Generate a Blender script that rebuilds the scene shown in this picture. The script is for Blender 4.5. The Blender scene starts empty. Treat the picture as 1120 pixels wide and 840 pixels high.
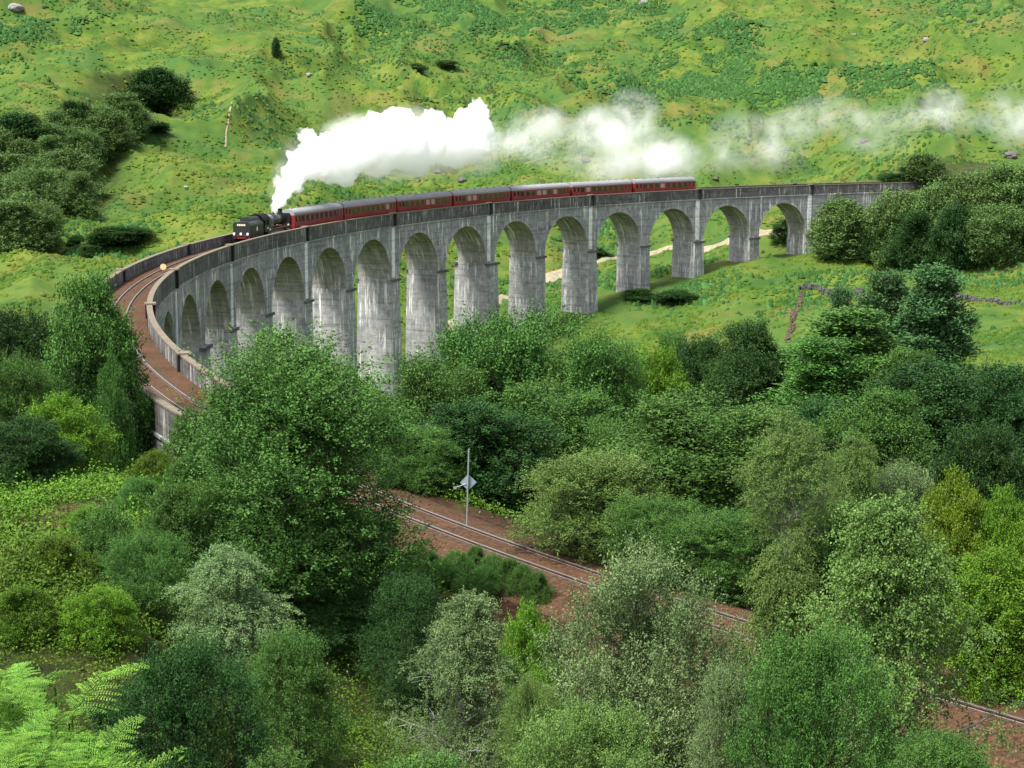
import bpy, bmesh, math, random
import numpy as np
from mathutils import Vector, Matrix

random.seed(7)
RNG = np.random.default_rng(11)
scene = bpy.context.scene
COL = scene.collection
R = math.radians

# ------------------------------------------------------------------ measured frame
# z = 0 is the top of the viaduct parapet; the line is a circle of radius TR about (CX, CY)
CX, CY = 198.2175, 221.8136
CAMZ, PITCH, FPX, ROLL = 20.2382, 0.1592, 1951.8, 0.0018
TR = 241.7
RI, RO = 238.4, 244.95            # faces of the viaduct on the inside and the outside of the curve
ZR = -1.2                         # rail top
A0, BAY = 118.02, 4.303           # first arch edge and bay, degrees

def pol(a, r, z):
    a = math.radians(a)
    return Vector((CX + r*math.cos(a), CY + r*math.sin(a), z))

def at(px, py, D):
    """point seen at photo pixel px,py at horizontal distance D from the photographer"""
    u, v = (px-560)/FPX, (py-420)/FPX
    c, s = math.cos(PITCH), math.sin(PITCH)
    d = np.array([u, c - v*s, -s - v*c])
    d = d*(D/math.hypot(d[0], d[1]))
    return np.array([d[0], d[1], d[2]+CAMZ])

# ------------------------------------------------------------------ noise
def _h(ix, iy, iz, seed):
    n = (ix.astype(np.int64)*374761393 + iy.astype(np.int64)*668265263 + iz*1274126177 + seed*974711) & 0xffffffff
    n = ((n ^ (n >> 13))*1274126177) & 0xffffffff
    n = ((n ^ (n >> 16))*2246822519) & 0xffffffff
    return ((n ^ (n >> 15)) & 0xffffff)/float(0xffffff)

def vnoise(x, y, seed=0):
    x = np.asarray(x, float); y = np.asarray(y, float)
    ix, iy = np.floor(x), np.floor(y)
    fx, fy = x-ix, y-iy
    fx = fx*fx*fx*(fx*(fx*6-15)+10); fy = fy*fy*fy*(fy*(fy*6-15)+10)
    z = 0
    a = _h(ix, iy, z, seed); b = _h(ix+1, iy, z, seed); c = _h(ix, iy+1, z, seed); d = _h(ix+1, iy+1, z, seed)
    return (a*(1-fx)+b*fx)*(1-fy) + (c*(1-fx)+d*fx)*fy

def fbm(x, y, seed=0, octv=4, gain=.5):
    t = 0; amp = 1; s = 0
    for o in range(octv):
        ca, sa = math.cos(o*1.1+.3), math.sin(o*1.1+.3)
        t = t + amp*vnoise(ca*x*2**o - sa*y*2**o + 17.3*o, sa*x*2**o + ca*y*2**o - 9.1*o, seed+o)
        s += amp; amp *= gain
    return t/s

def vnoise3(x, y, z, seed=0):
    ix, iy, iz = np.floor(x), np.floor(y), np.floor(z)
    f = [x-ix, y-iy, z-iz]
    f = [q*q*(3-2*q) for q in f]
    r = 0
    for i in (0, 1):
        for j in (0, 1):
            for k in (0, 1):
                w = (f[0] if i else 1-f[0])*(f[1] if j else 1-f[1])*(f[2] if k else 1-f[2])
                r = r + w*_h(ix+i, iy+j, (iz+k).astype(np.int64), seed)
    return r

def sstep(a, b, x):
    t = np.clip((x-a)/(b-a), 0, 1)
    return t*t*(3-2*t)

# ------------------------------------------------------------------ terrain
CTRL = []
def cp(px, py, D): CTRL.append(tuple(at(px, py, D)))
for p in [(0,0,18.6), (-3,8,16.2), (5,10,15.4), (-12,10,15.6), (14,12,14), (0,20,10.6), (-15,22,10.6), (16,20,10.0), (0,35,4.0), (-15,35,4.6),
          (20,35,3.0), (0,50,-1.2), (12,48,-1.5), (-12,52,-1.0), (-8,64,-2.6), (30,45,-1.6), (-45,40,6), (50,20,5), (0,-40,22), (-60,-30,22), (60,-40,18),
          # embankment falling to the valley inside the curve
          (15,95,-6), (15,120,-11), (12,150,-16), (40,75,-6), (40,100,-13), (45,135,-11), (80,80,-8), (70,130,-11), (60,170,-13), (20,185,-20),
          (-8,125,-12), (-2,170,-25), (10,230,-31), (-10,260,-33), (45,220,-19), (100,200,-16), (110,110,-10), (150,300,-14),
          # under the near bend of the viaduct and behind it
          (-20,150,-17), (-36,185,-19), (-30,215,-27), (-60,170,-14), (-32,138,-11), (-55,110,-8), (-75,150,-9), (-44,215,-18), (-55,260,-20)]:
    CTRL.append(p)
# knoll beside the cutting
for a in [(100,548,88), (40,592,78), (100,640,66), (170,528,90), (170,600,72), (30,690,58), (130,700,56)]: cp(*a)
# pier feet
for a, z in [(122.3,-16.2), (126.6,-17.4), (130.9,-19.6), (135.2,-20.8), (139.5,-25), (148,-29.5), (156.75,-32), (165,-31)]:
    CTRL.append(tuple(pol(a, 241.5, z)))
for a in [(1000,290,402), (1120,285,400), (1050,332,332), (900,330,352), (1050,400,255), (1110,440,212), (900,400,288), (760,400,312), (650,430,300), (440,445,318),
          # hillside
          (1120,200,520), (960,186,470), (860,250,480), (700,288,430), (560,320,440), (480,345,450),
          (700,240,520), (500,240,520), (560,200,590), (850,180,600), (1120,150,700), (360,215,470), (350,170,600),
          (280,250,390), (220,240,400), (100,300,330), (20,310,330), (0,340,300), (180,200,480), (200,150,570), (230,120,640), (120,230,430), (60,280,370),
          (560,150,760), (850,140,740), (300,107,760), (560,107,890), (850,107,860), (1120,107,850), (0,107,780), (100,60,920), (300,50,980), (560,50,1080), (850,50,1030), (1120,50,1000),
          (0,0,1150), (280,0,1180), (560,0,1240), (850,0,1180), (1120,0,1130), (0,50,940),
          (-60,90,800), (-60,0,1130), (-80,220,420), (1200,90,850), (1200,0,1120), (1200,250,420), (560,-80,1600), (0,-80,1500), (1120,-80,1500)]: cp(*a)
CTRL += [(-700,500,30), (-700,0,40), (700,300,0), (800,700,40), (500,-100,-5), (-500,-400,40), (400,-500,20), (0,2600,420), (-1200,1900,380), (1300,1900,380)]
CT = np.array(CTRL)
def _k(r2):
    return np.where(r2 > 1e-12, r2*np.log(np.maximum(r2, 1e-12)), 0)
_S = 300.0
_n = len(CT)
_A = np.zeros((_n+3, _n+3))
_d = ((CT[:, None, :2]-CT[None, :, :2])/_S)
_A[:_n, :_n] = _k((_d**2).sum(2)) + np.eye(_n)*2e-4
_A[:_n, _n] = 1; _A[:_n, _n+1:] = CT[:, :2]/_S
_A[_n, :_n] = 1; _A[_n+1:, :_n] = (CT[:, :2]/_S).T
_W = np.linalg.solve(_A, np.concatenate([CT[:, 2], [0, 0, 0]]))

GULLY = [at(-60,300,390), at(20,240,430), (at(60,195,480)), at(105,155,550), at(150,122,630)]

def terrain(x, y, detail=True):
    x = np.atleast_1d(np.asarray(x, float)); y = np.atleast_1d(np.asarray(y, float))
    z = np.empty_like(x)
    for i in range(0, len(x), 40000):
        sl = slice(i, i+40000)
        xs, ys = x[sl]/_S, y[sl]/_S
        r2 = (xs[:, None]-CT[None, :, 0]/_S)**2 + (ys[:, None]-CT[None, :, 1]/_S)**2
        z[sl] = _k(r2) @ _W[:_n] + _W[_n] + _W[_n+1]*xs + _W[_n+2]*ys
    D = np.hypot(x, y)
    far = np.maximum(D-1500, 0)
    z = np.where(D > 1500, np.minimum(z, 500+0*far), z)
    z = np.clip(z, -40, 520)
    rr = np.hypot(x-CX, y-CY); rho = rr-TR
    ang = np.degrees(np.arctan2(y-CY, x-CX)) % 360
    # gully on the left with the wood in it
    for (p, q) in zip(GULLY[:-1], GULLY[1:]):
        d = np.array([q[0]-p[0], q[1]-p[1]]); L = d @ d
        t = np.clip(((x-p[0])*d[0]+(y-p[1])*d[1])/L, 0, 1)
        dist = np.hypot(x-p[0]-t*d[0], y-p[1]-t*d[1])
        z = z - 2.6*np.exp(-(dist/26)**2)
    # hummocks of the open hillside
    hill = sstep(235, 400, D)
    nearv = 1 - .75*np.exp(-(rho/22)**2)*((ang > 100) & (ang < 215))
    hill = hill*nearv
    w1 = fbm(x/95, y/95, 3, 3)
    bil = 1-np.abs(2*fbm(x/70+.3*w1, y/110, 21, 2)-1)*2.2
    big = sstep(420, 640, D)
    z = z + hill*((w1-.5)*11 + big*(np.clip(bil, 0, 1)-.5)*20)
    bil2 = 1-np.abs(2*vnoise(x/30+2*w1, y/44, 31)-1)
    z = z + hill*(bil2-.5)*6.5 + hill*(fbm(x/15, y/15, 41, 3)-.5)*4.0
    if detail:
        z = z + hill*((fbm(x/4.2, y/4.2, 51, 3)-.5)*1.9)
        nearh = (1-hill)
        z = z + nearh*(fbm(x/6, y/6, 61, 3)-.5)*1.6*sstep(3, 14, D) + nearh*(fbm(x/1.3, y/1.3, 63, 2)-.5)*.35
    # railway shelf past the end of the viaduct
    lat = sstep(9.5, 4.2, np.abs(rho))*sstep(207.2, 209.3, ang)*sstep(262, 255, ang)
    z = z*(1-lat) + lat*(-1.95)
    return z

def gz(x, y): return float(terrain([x], [y])[0])

def hit(px, py, d0=30, d1=1500, n=700):
    D = np.geomspace(d0, d1, n)
    u = at(px, py, 1.0)
    X, Y = u[0]*D, u[1]*D
    Z = CAMZ + (u[2]-CAMZ)*D
    T = terrain(X, Y)
    i = np.nonzero(Z < T)[0]
    i = i[0] if len(i) else n-1
    return np.array([X[i], Y[i], T[i]]), D[i]

# ------------------------------------------------------------------ helpers
class MB:
    """collects quads/tris, then links them as one mesh object"""
    def __init__(s): s.v = []; s.f = []; s.uv = []; s.n = 0
    def add(s, verts, faces, uvs=None):
        s.v.extend([tuple(q) for q in verts]); s.f.extend([tuple(i+s.n for i in f) for f in faces])
        s.uv.extend(uvs if uvs is not None else [(0, 0)]*len(verts)); s.n += len(verts)
    def quad(s, a, b, c, d, uv=None): s.add([a, b, c, d], [(0, 1, 2, 3)], uv)
    def box(s, x0, x1, y0, y1, z0, z1, T=None):
        P = [Vector((x, y, z)) for z in (z0, z1) for y in (y0, y1) for x in (x0, x1)]
        if T: P = [T(p) if callable(T) else T @ p for p in P]
        s.add(P, [(0,2,3,1), (4,5,7,6), (0,1,5,4), (2,6,7,3), (0,4,6,2), (1,3,7,5)])
    def tube(s, pts, rad, n=8, caps=True):
        pts = [Vector(p) for p in pts]; ring = []
        if not hasattr(rad, '__len__'): rad = [rad]*len(pts)
        V = []; F = []
        for i, p in enumerate(pts):
            d = (pts[min(i+1, len(pts)-1)]-pts[max(i-1, 0)]).normalized()
            ref = Vector((0, 0, 1)) if abs(d.z) < .9 else Vector((1, 0, 0))
            a = d.cross(ref).normalized(); b = d.cross(a)
            for k in range(n):
                t = 2*math.pi*k/n
                V.append(p + (a*math.cos(t)+b*math.sin(t))*rad[i])
        for i in range(len(pts)-1):
            for k in range(n):
                F.append((i*n+k, i*n+(k+1) % n, (i+1)*n+(k+1) % n, (i+1)*n+k))
        if caps:
            F.append(tuple(range(n))); F.append(tuple((len(pts)-1)*n+k for k in reversed(range(n))))
        s.add(V, F)
    def mesh(s, name, mat, smooth=False):
        me = bpy.data.meshes.new(name)
        me.from_pydata(s.v, [], s.f)
        ul = me.uv_layers.new(name='UVMap')
        uv = np.array(s.uv, np.float32)
        li = np.empty(len(me.loops), np.int32); me.loops.foreach_get('vertex_index', li)
        ul.data.foreach_set('uv', uv[li].ravel())
        if mat: me.materials.append(mat)
        bm = bmesh.new(); bm.from_mesh(me); bmesh.ops.recalc_face_normals(bm, faces=bm.faces); bm.to_mesh(me); bm.free()
        if smooth: me.polygons.foreach_set('use_smooth', [True]*len(me.polygons))
        return me
    def build(s, name, mat, parent=None, smooth=False):
        return link(name, s.mesh(name, mat, smooth), parent)

def link(name, data, parent=None):
    o = bpy.data.objects.new(name, data); COL.objects.link(o)
    if parent: o.parent = parent
    return o

def np_mesh(name, V, F, mat=None, tint=None, smooth=False):
    me = bpy.data.meshes.new(name)
    V = np.asarray(V, np.float32); F = np.asarray(F, np.int32); k = F.shape[1]
    me.vertices.add(len(V)); me.vertices.foreach_set('co', V.ravel())
    me.loops.add(F.size); me.loops.foreach_set('vertex_index', F.ravel())
    me.polygons.add(len(F)); me.polygons.foreach_set('loop_start', np.arange(len(F), dtype=np.int32)*k)
    me.update(calc_edges=True)
    if tint is not None:
        at_ = me.attributes.new('tint', 'FLOAT', 'FACE'); at_.data.foreach_set('value', np.asarray(tint, np.float32))
    if smooth: me.polygons.foreach_set('use_smooth', np.ones(len(F), bool))
    if mat: me.materials.append(mat)
    return me

def tag(o, label=None, cat=None, group=None, kind=None):
    if label: o['label'] = label
    if cat: o['category'] = cat
    if group: o['group'] = group
    if kind: o['kind'] = kind
    return o

def thing(name, label, cat, loc=(0, 0, 0), rz=0, group=None):
    o = bpy.data.objects.new(name, None); COL.objects.link(o)
    o.location = loc; o.rotation_euler = (0, 0, rz); o.empty_display_size = .5
    return tag(o, label, cat, group)

# ------------------------------------------------------------------ materials
class NT:
    def __init__(s, name):
        s.m = bpy.data.materials.new(name); s.m.use_nodes = True
        s.t = s.m.node_tree; s.t.nodes.clear(); s.out = s.n('ShaderNodeOutputMaterial')
    def n(s, typ, **kw):
        q = s.t.nodes.new(typ)
        for k, v in kw.items():
            if k.startswith('i_'): q.inputs[k[2:].replace('_', ' ')].default_value = v
            else: setattr(q, k, v)
        return q
    def l(s, a, b): s.t.links.new(a, b)
    def noise(s, vec, scale, detail=4, rough=.6, dist=0.0):
        q = s.n('ShaderNodeTexNoise'); q.inputs['Scale'].default_value = scale; q.inputs['Detail'].default_value = detail
        q.inputs['Roughness'].default_value = rough; q.inputs['Distortion'].default_value = dist
        if vec is not None: s.l(vec, q.inputs['Vector'])
        return q.outputs['Fac']
    def ramp(s, fac, stops):
        q = s.n('ShaderNodeValToRGB'); e = q.color_ramp.elements
        while len(e) < len(stops): e.new(.5)
        for el, (p, c) in zip(e, stops):
            el.position = p; el.color = (*c, 1) if hasattr(c, '__len__') else (c, c, c, 1)
        s.l(fac, q.inputs['Fac']); return q.outputs['Color']
    def mix(s, fac, a, b, mode='MIX'):
        q = s.n('ShaderNodeMix', data_type='RGBA', blend_type=mode)
        for sock, v in ((q.inputs[0], fac), (q.inputs[6], a), (q.inputs[7], b)):
            if isinstance(v, (int, float)): sock.default_value = v if sock is q.inputs[0] or sock.type == 'VALUE' else (v, v, v, 1)
            elif isinstance(v, tuple): sock.default_value = (*v, 1)
            else: s.l(v, sock)
        return q.outputs[2]
    def math(s, op, a, b=0.0):
        q = s.n('ShaderNodeMath', operation=op)
        for sock, v in ((q.inputs[0], a), (q.inputs[1], b)):
            if isinstance(v, (int, float)): sock.default_value = v
            else: s.l(v, sock)
        return q.outputs[0]
    def bsdf(s, col, rough=.8, metal=0.0, spec=.3, bump=None, bs=.3, bd=.05):
        q = s.n('ShaderNodeBsdfPrincipled')
        for k, v in (('Base Color', col), ('Roughness', rough), ('Metallic', metal), ('Specular IOR Level', spec)):
            if isinstance(v, (int, float)): q.inputs[k].default_value = v
            elif isinstance(v, tuple): q.inputs[k].default_value = (*v, 1)
            else: s.l(v, q.inputs[k])
        if bump is not None:
            b = s.n('ShaderNodeBump'); b.inputs['Strength'].default_value = bs; b.inputs['Distance'].default_value = bd
            s.l(bump, b.inputs['Height']); s.l(b.outputs[0], q.inputs['Normal'])
        return q.outputs[0]
    def done(s, sh, vol=False):
        s.l(sh, s.out.inputs['Volume' if vol else 'Surface']); return s.m
    def pos(s): return s.n('ShaderNodeNewGeometry').outputs['Position']
    def obj(s): return s.n('ShaderNodeTexCoord').outputs['Object']
    def mapped(s, vec, scale, loc=(0, 0, 0)):
        q = s.n('ShaderNodeMapping'); q.inputs['Scale'].default_value = scale; q.inputs['Location'].default_value = loc
        s.l(vec, q.inputs['Vector']); return q.outputs[0]

def plain(name, col, rough=.6, metal=0.0, spec=.4, var=.25, sc=3.0):
    t = NT(name); n = t.noise(t.obj(), sc, 5)
    c = t.mix(n, tuple(v*(1-var) for v in col), tuple(min(1, v*(1+var)) for v in col))
    return t.done(t.bsdf(c, rough, metal, spec, bump=n, bs=.1))

def leaf_mat(name, a, b, trans=.28, rough=.6, spec=.12, hue=.018):
    t = NT(name)
    ti = t.n('ShaderNodeAttribute', attribute_name='tint').outputs['Fac']
    c = t.ramp(ti, [(0, a), (.75, b), (1, tuple(min(1, v*1.5) for v in b))])
    oi = t.n('ShaderNodeObjectInfo').outputs['Random']
    hs = t.n('ShaderNodeHueSaturation')
    t.l(t.math('ADD', t.math('MULTIPLY', oi, hue), .5-hue/2), hs.inputs['Hue']); t.l(t.math('ADD', t.math('MULTIPLY', oi, .3), .85), hs.inputs['Value'])
    t.l(c, hs.inputs['Color']); c = hs.outputs[0]
    p = t.bsdf(c, rough, 0, spec)
    tr = t.n('ShaderNodeBsdfTranslucent'); t.l(c, tr.inputs['Color'])
    m = t.n('ShaderNodeMixShader'); m.inputs[0].default_value = trans*.6; t.l(p, m.inputs[1]); t.l(tr.outputs[0], m.inputs[2])
    return t.done(m.outputs[0])

LEAF = {
    'mid':    leaf_mat('leaf_mid_green', (.022, .062, .012), (.072, .160, .032), .2),
    'dark':   leaf_mat('leaf_dark_green', (.010, .033, .008), (.033, .082, .020), .18),
    'grey':   leaf_mat('leaf_grey_green', (.052, .100, .034), (.160, .240, .092), .2),
    'birch':  leaf_mat('leaf_birch_green', (.042, .088, .018), (.125, .205, .050), .22),
    'bright': leaf_mat('leaf_bright_green', (.052, .135, .012), (.115, .235, .020), .28),
    'yellow': leaf_mat('leaf_yellow_green', (.058, .115, .010), (.140, .215, .020), .28),
    'teal':   leaf_mat('leaf_blue_green', (.026, .068, .022), (.066, .140, .048), .18),
    'gully':  leaf_mat('leaf_gully_green', (.046, .100, .024), (.108, .178, .050), .18),
    'fern':   leaf_mat('fern_green', (.030, .095, .010), (.120, .240, .030), .2, .6, .1),
    'under':  leaf_mat('undergrowth_green', (.026, .064, .008), (.082, .150, .014), .22),
    'bracken': leaf_mat('bracken_green', (.017, .052, .012), (.034, .080, .021), .12, .8, .05, 0.0),
    'heath':  leaf_mat('dead_bracken', (.06, .030, .012), (.15, .070, .026), .2, .8, .05),
}
def bark_mat(name, a, b):
    t = NT(name); o = t.obj()
    n = t.noise(t.mapped(o, (5, 5, 1.2)), 1.5, 6, .7)
    return t.done(t.bsdf(t.ramp(n, [(.35, a), (.65, b)]), .9, 0, .2, bump=n, bs=.5))
BARK = bark_mat('dark_bark', (.030, .024, .018), (.095, .080, .062))
BIRCHBARK = bark_mat('birch_bark', (.07, .065, .055), (.34, .33, .29))

# ground
def hill_colour(t, p):
    n1 = t.noise(p, .018, 5, .6); n2 = t.noise(p, .085, 5, .65); n3 = t.noise(p, .55, 4, .7); n4 = t.noise(p, .032, 4, .6, .6)
    g = t.ramp(n2, [(.32, (.024, .064, .010)), (.45, (.052, .096, .013)), (.57, (.090, .126, .018)), (.72, (.130, .132, .030))])
    g = t.mix(t.ramp(n1, [(.44, 0.0), (.58, .75)]), g, (.044, .092, .016))
    g = t.mix(t.ramp(n4, [(.53, 0.0), (.66, .7)]), g, (.118, .104, .028))
    g = t.mix(t.ramp(n3, [(.30, .40), (.50, 0.0)]), g, (.026, .060, .010))
    bk = t.noise(t.mapped(p, (1, 1, 1), (40, 10, 0)), .022, 6, .72, .5)
    g = t.mix(t.ramp(bk, [(.56, 0.0), (.62, .75)]), g, t.mix(n3, (.018, .062, .014), (.046, .105, .026)))
    # bare rock / heather
    rk = t.noise(t.mapped(p, (1, 1, 1), (-70, 33, 5)), .06, 6, .7)
    g = t.mix(t.ramp(rk, [(.70, 0.0), (.74, .7)]), g, t.mix(n3, (.09, .075, .07), (.22, .19, .18)))
    return g, n3
def ground_material():
    t = NT('hill_ground'); p = t.pos(); g, n3 = hill_colour(t, p)
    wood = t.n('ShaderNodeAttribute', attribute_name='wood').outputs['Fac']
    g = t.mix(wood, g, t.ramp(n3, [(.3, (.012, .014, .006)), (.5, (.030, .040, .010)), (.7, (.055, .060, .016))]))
    bank = t.n('ShaderNodeAttribute', attribute_name='bank').outputs['Fac']
    nb = t.noise(p, 2.5, 6, .75)
    g = t.mix(bank, g, t.ramp(nb, [(.3, (.008, .006, .003)), (.5, (.030, .014, .007)), (.7, (.075, .038, .020))]))
    return t.done(t.bsdf(g, .95, 0, .15, bump=n3, bs=.6, bd=.4))
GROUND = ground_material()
_t = NT('turf_green'); _c, _ = hill_colour(_t, _t.pos()); _ti = _t.n('ShaderNodeAttribute', attribute_name='tint').outputs['Fac']
LEAF['turf'] = _t.done(_t.bsdf(_t.mix(1.0, _c, _t.ramp(_ti, [(0, (.62, .72, .7)), (.5, (1, 1, 1)), (1, (1.0, .92, .8))]), 'MULTIPLY'), .95, 0, .05))

# ------------------------------------------------------------------ world, sun, camera
world = bpy.data.worlds.new('World'); scene.world = world; world.use_nodes = True
wn = world.node_tree.nodes; wl = world.node_tree.links
SUN_EL, SUN_AZ = R(58), R(228)     # azimuth clockwise from +Y: light from behind and left of the photographer
sky = wn.new('ShaderNodeTexSky'); sky.sky_type = 'NISHITA'; sky.sun_disc = False
sky.sun_elevation = SUN_EL; sky.sun_rotation = SUN_AZ; sky.dust_density = 2.0; sky.air_density = 1.0
bg = wn['Background'] if 'Background' in wn else wn.new('ShaderNodeBackground')
bg.inputs['Strength'].default_value = .068
hsv = wn.new('ShaderNodeHueSaturation'); hsv.inputs['Saturation'].default_value = .35      # bright overcast
wl.new(sky.outputs[0], hsv.inputs['Color']); wl.new(hsv.outputs[0], bg.inputs['Color'])
sd = bpy.data.lights.new('sun', 'SUN'); sd.energy = 2.0; sd.angle = R(15); sd.color = (1, .96, .88)
so = bpy.data.objects.new('sun', sd); COL.objects.link(so)
sdir = Vector((math.sin(SUN_AZ)*math.cos(SUN_EL), math.cos(SUN_AZ)*math.cos(SUN_EL), math.sin(SUN_EL)))
so.rotation_euler = sdir.to_track_quat('Z', 'Y').to_euler(); so.location = (0, 0, 300)

cam = bpy.data.cameras.new('camera'); co = bpy.data.objects.new('camera', cam); COL.objects.link(co)
cam.sensor_width = 36; cam.lens = FPX/1120*36; cam.clip_start = .1; cam.clip_end = 20000
co.matrix_world = Matrix.Translation((0, 0, CAMZ)) @ Matrix.Rotation(math.pi/2-PITCH, 4, 'X') @ Matrix.Rotation(ROLL, 4, 'Z')
scene.camera = co
vs = scene.view_settings; scene.display_settings.display_device = 'sRGB'
vs.view_transform = 'Standard'; vs.look = 'None'; vs.exposure = 2.15; vs.gamma = 1; vs.use_curve_mapping = False
cy = scene.cycles
cy.max_bounces = 32; cy.diffuse_bounces = 2; cy.glossy_bounces = 2; cy.transmission_bounces = 4; cy.transparent_max_bounces = 8
cy.volume_bounces = 32; cy.volume_step_rate = 1.0; cy.volume_max_steps = 256
cy.use_denoising = True
try: cy.denoiser = 'OPENIMAGEDENOISE'
except Exception: pass
cy.sample_clamp_indirect = 8

# ------------------------------------------------------------------ ground sheet
def build_ground():
    ang = np.concatenate([np.linspace(-180, -24, 60)[:-1], np.linspace(-24, -17.2, 34)[:-1], np.linspace(-17.2, 17.2, 400), np.linspace(17.2, 24, 34)[1:], np.linspace(24, 180, 60)[1:]])
    ang = R(90) - np.radians(ang)
    rad = [0.4]
    while rad[-1] < 9000:
        d = rad[-1]
        st = .25+d*.018 if d < 70 else (1.3 + (d-70)*.0022 if d < 1350 else d*.05)
        rad.append(d+st)
    rad = np.array(rad)
    A, D = np.meshgrid(ang[:-1], rad)
    X = D*np.cos(A); Y = D*np.sin(A)
    Z = terrain(X.ravel(), Y.ravel())
    V = np.stack([X.ravel(), Y.ravel(), Z], 1)
    V = np.concatenate([V, [[0, 0, gz(0, 0.01)]]])
    na, nr = len(ang)-1, len(rad)
    i, j = np.meshgrid(np.arange(nr-1), np.arange(na), indexing='ij')
    i = i.ravel(); j = j.ravel(); j2 = (j+1) % na
    F = np.stack([i*na+j, (i+1)*na+j, (i+1)*na+j2, i*na+j2], 1)
    me = np_mesh('hillside_ground', V, F, GROUND, smooth=True)
    bm = bmesh.new(); bm.from_mesh(me); bm.verts.ensure_lookup_table()
    c = len(V)-1
    for q in range(na): bm.faces.new((bm.verts[c], bm.verts[q], bm.verts[(q+1) % na]))
    bmesh.ops.recalc_face_normals(bm, faces=bm.faces); bm.to_mesh(me); bm.free()
    if me.polygons[1000].normal.z < 0: me.flip_normals()
    x, y = V[:, 0], V[:, 1]; Dv = np.hypot(x, y)
    rho = np.hypot(x-CX, y-CY)-TR; an = np.degrees(np.arctan2(y-CY, x-CX)) % 360
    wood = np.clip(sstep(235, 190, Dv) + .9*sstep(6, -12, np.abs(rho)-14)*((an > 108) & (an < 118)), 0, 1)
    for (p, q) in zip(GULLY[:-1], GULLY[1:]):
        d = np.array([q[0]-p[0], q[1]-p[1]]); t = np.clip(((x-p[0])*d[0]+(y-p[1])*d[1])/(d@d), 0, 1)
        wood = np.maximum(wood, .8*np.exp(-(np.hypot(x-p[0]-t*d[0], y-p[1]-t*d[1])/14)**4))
    jit = (fbm(x/2.2, y/2.2, 77, 3)-.5)*9
    bank = sstep(11, 5.5, np.abs(rho-1)+jit)*sstep(208, 209.5, an)*sstep(250, 245, an)
    kn = at(35, 600, 76); kn2 = at(70, 680, 62)
    bank = np.maximum(bank, .9*sstep(5, 2.5, np.hypot(x-kn[0], (y-kn[1])*.6)+jit*.5))
    bank = np.maximum(bank, (.3)*sstep(5, 2, np.hypot(x-kn2[0], (y-kn2[1])*.6)+jit*.6))
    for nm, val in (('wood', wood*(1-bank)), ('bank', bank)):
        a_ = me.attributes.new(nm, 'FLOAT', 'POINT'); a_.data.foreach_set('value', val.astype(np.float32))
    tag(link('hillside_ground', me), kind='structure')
build_ground()

def ribbon(name, pts, width, mat, lift=.22, n=160):
    P = np.array([p[:2] for p in pts]); s = np.concatenate([[0], np.cumsum(np.hypot(*np.diff(P, axis=0).T))])
    q = np.linspace(0, s[-1], n); X = np.interp(q, s, P[:, 0]); Y = np.interp(q, s, P[:, 1])
    for _ in range(4):
        X[1:-1] = (X[:-2]+2*X[1:-1]+X[2:])/4; Y[1:-1] = (Y[:-2]+2*Y[1:-1]+Y[2:])/4
    tx, ty = np.gradient(X), np.gradient(Y); L = np.hypot(tx, ty); nx, ny = -ty/L, tx/L
    W = width*(.5+.18*(vnoise(q/5, q*0, 5)-.5)*2)
    cols = np.linspace(-1, 1, 7)
    VX = X[:, None]+nx[:, None]*W[:, None]*cols; VY = Y[:, None]+ny[:, None]*W[:, None]*cols
    VZ = terrain(VX.ravel(), VY.ravel()).reshape(VX.shape)
    VZ = VZ+lift
    VZ[:, 0] -= .6; VZ[:, -1] -= .6
    i, j = np.meshgrid(np.arange(n-1), np.arange(6), indexing='ij'); i = i.ravel(); j = j.ravel()
    F = np.stack([i*7+j, (i+1)*7+j, (i+1)*7+j+1, i*7+j+1], 1)
    return tag(link(name, np_mesh(name, np.stack([VX.ravel(), VY.ravel(), VZ.ravel()], 1), F, mat, smooth=True)), kind='structure')
_t = NT('path_gravel'); _n1 = _t.noise(_t.pos(), .8, 5, .7)
PATH = _t.done(_t.bsdf(_t.ramp(_n1, [(.3, (.15, .13, .085)), (.6, (.28, .245, .17))]), .95, 0, .1))
PATHPTS = [hit(*p, d0=300)[0] for p in [(455,400),(470,385), (490,360), (520,343), (545,326), (600,304), (640,292), (680,280), (730,270), (800,262), (840,256), (880,246)]]
ribbon('path', PATHPTS, 4.4, PATH)
ribbon('footpath', [hit(*p, d0=300)[0] for p in [(246,162), (247,150), (249,138), (251,126), (253,115)]], .8, PATH, n=60)

# ------------------------------------------------------------------ railway: ballast, rails, sleepers
_t = NT('ballast'); _p = _t.pos(); _n1 = _t.noise(_p, 5, 4, .8); _n2 = _t.noise(_p, .35, 3)
_c = _t.ramp(_n1, [(.30, (.016, .010, .007)), (.50, (.058, .032, .018)), (.72, (.145, .090, .058))])
BALLAST = _t.done(_t.bsdf(_t.mix(_t.ramp(_n2, [(.4, 0.0), (.65, .5)]), _c, (.11, .055, .032)), .95, 0, .1, bump=_n1, bs=.8, bd=.06))
def strip(mb, prof, a0, a1, step=.4):
    """sweeps a profile [(r,z)] along the curve"""
    n = max(2, int((a1-a0)/step)+1); A = np.linspace(a0, a1, n); m = len(prof)
    V = []; U = []
    ln = np.concatenate([[0], np.cumsum([math.hypot(prof[i+1][0]-prof[i][0], prof[i+1][1]-prof[i][1]) for i in range(m-1)])])
    for a in A:
        for k, (r, z) in enumerate(prof): V.append(pol(a, r, z)); U.append((math.radians(a)*TR, z if abs(prof[-1][1]-prof[0][1]) > .2 else ln[k]))
    F = [(i*m+k, (i+1)*m+k, (i+1)*m+k+1, i*m+k+1) for i in range(n-1) for k in range(m-1)]
    mb.add(V, F, U)
mb = MB()
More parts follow.
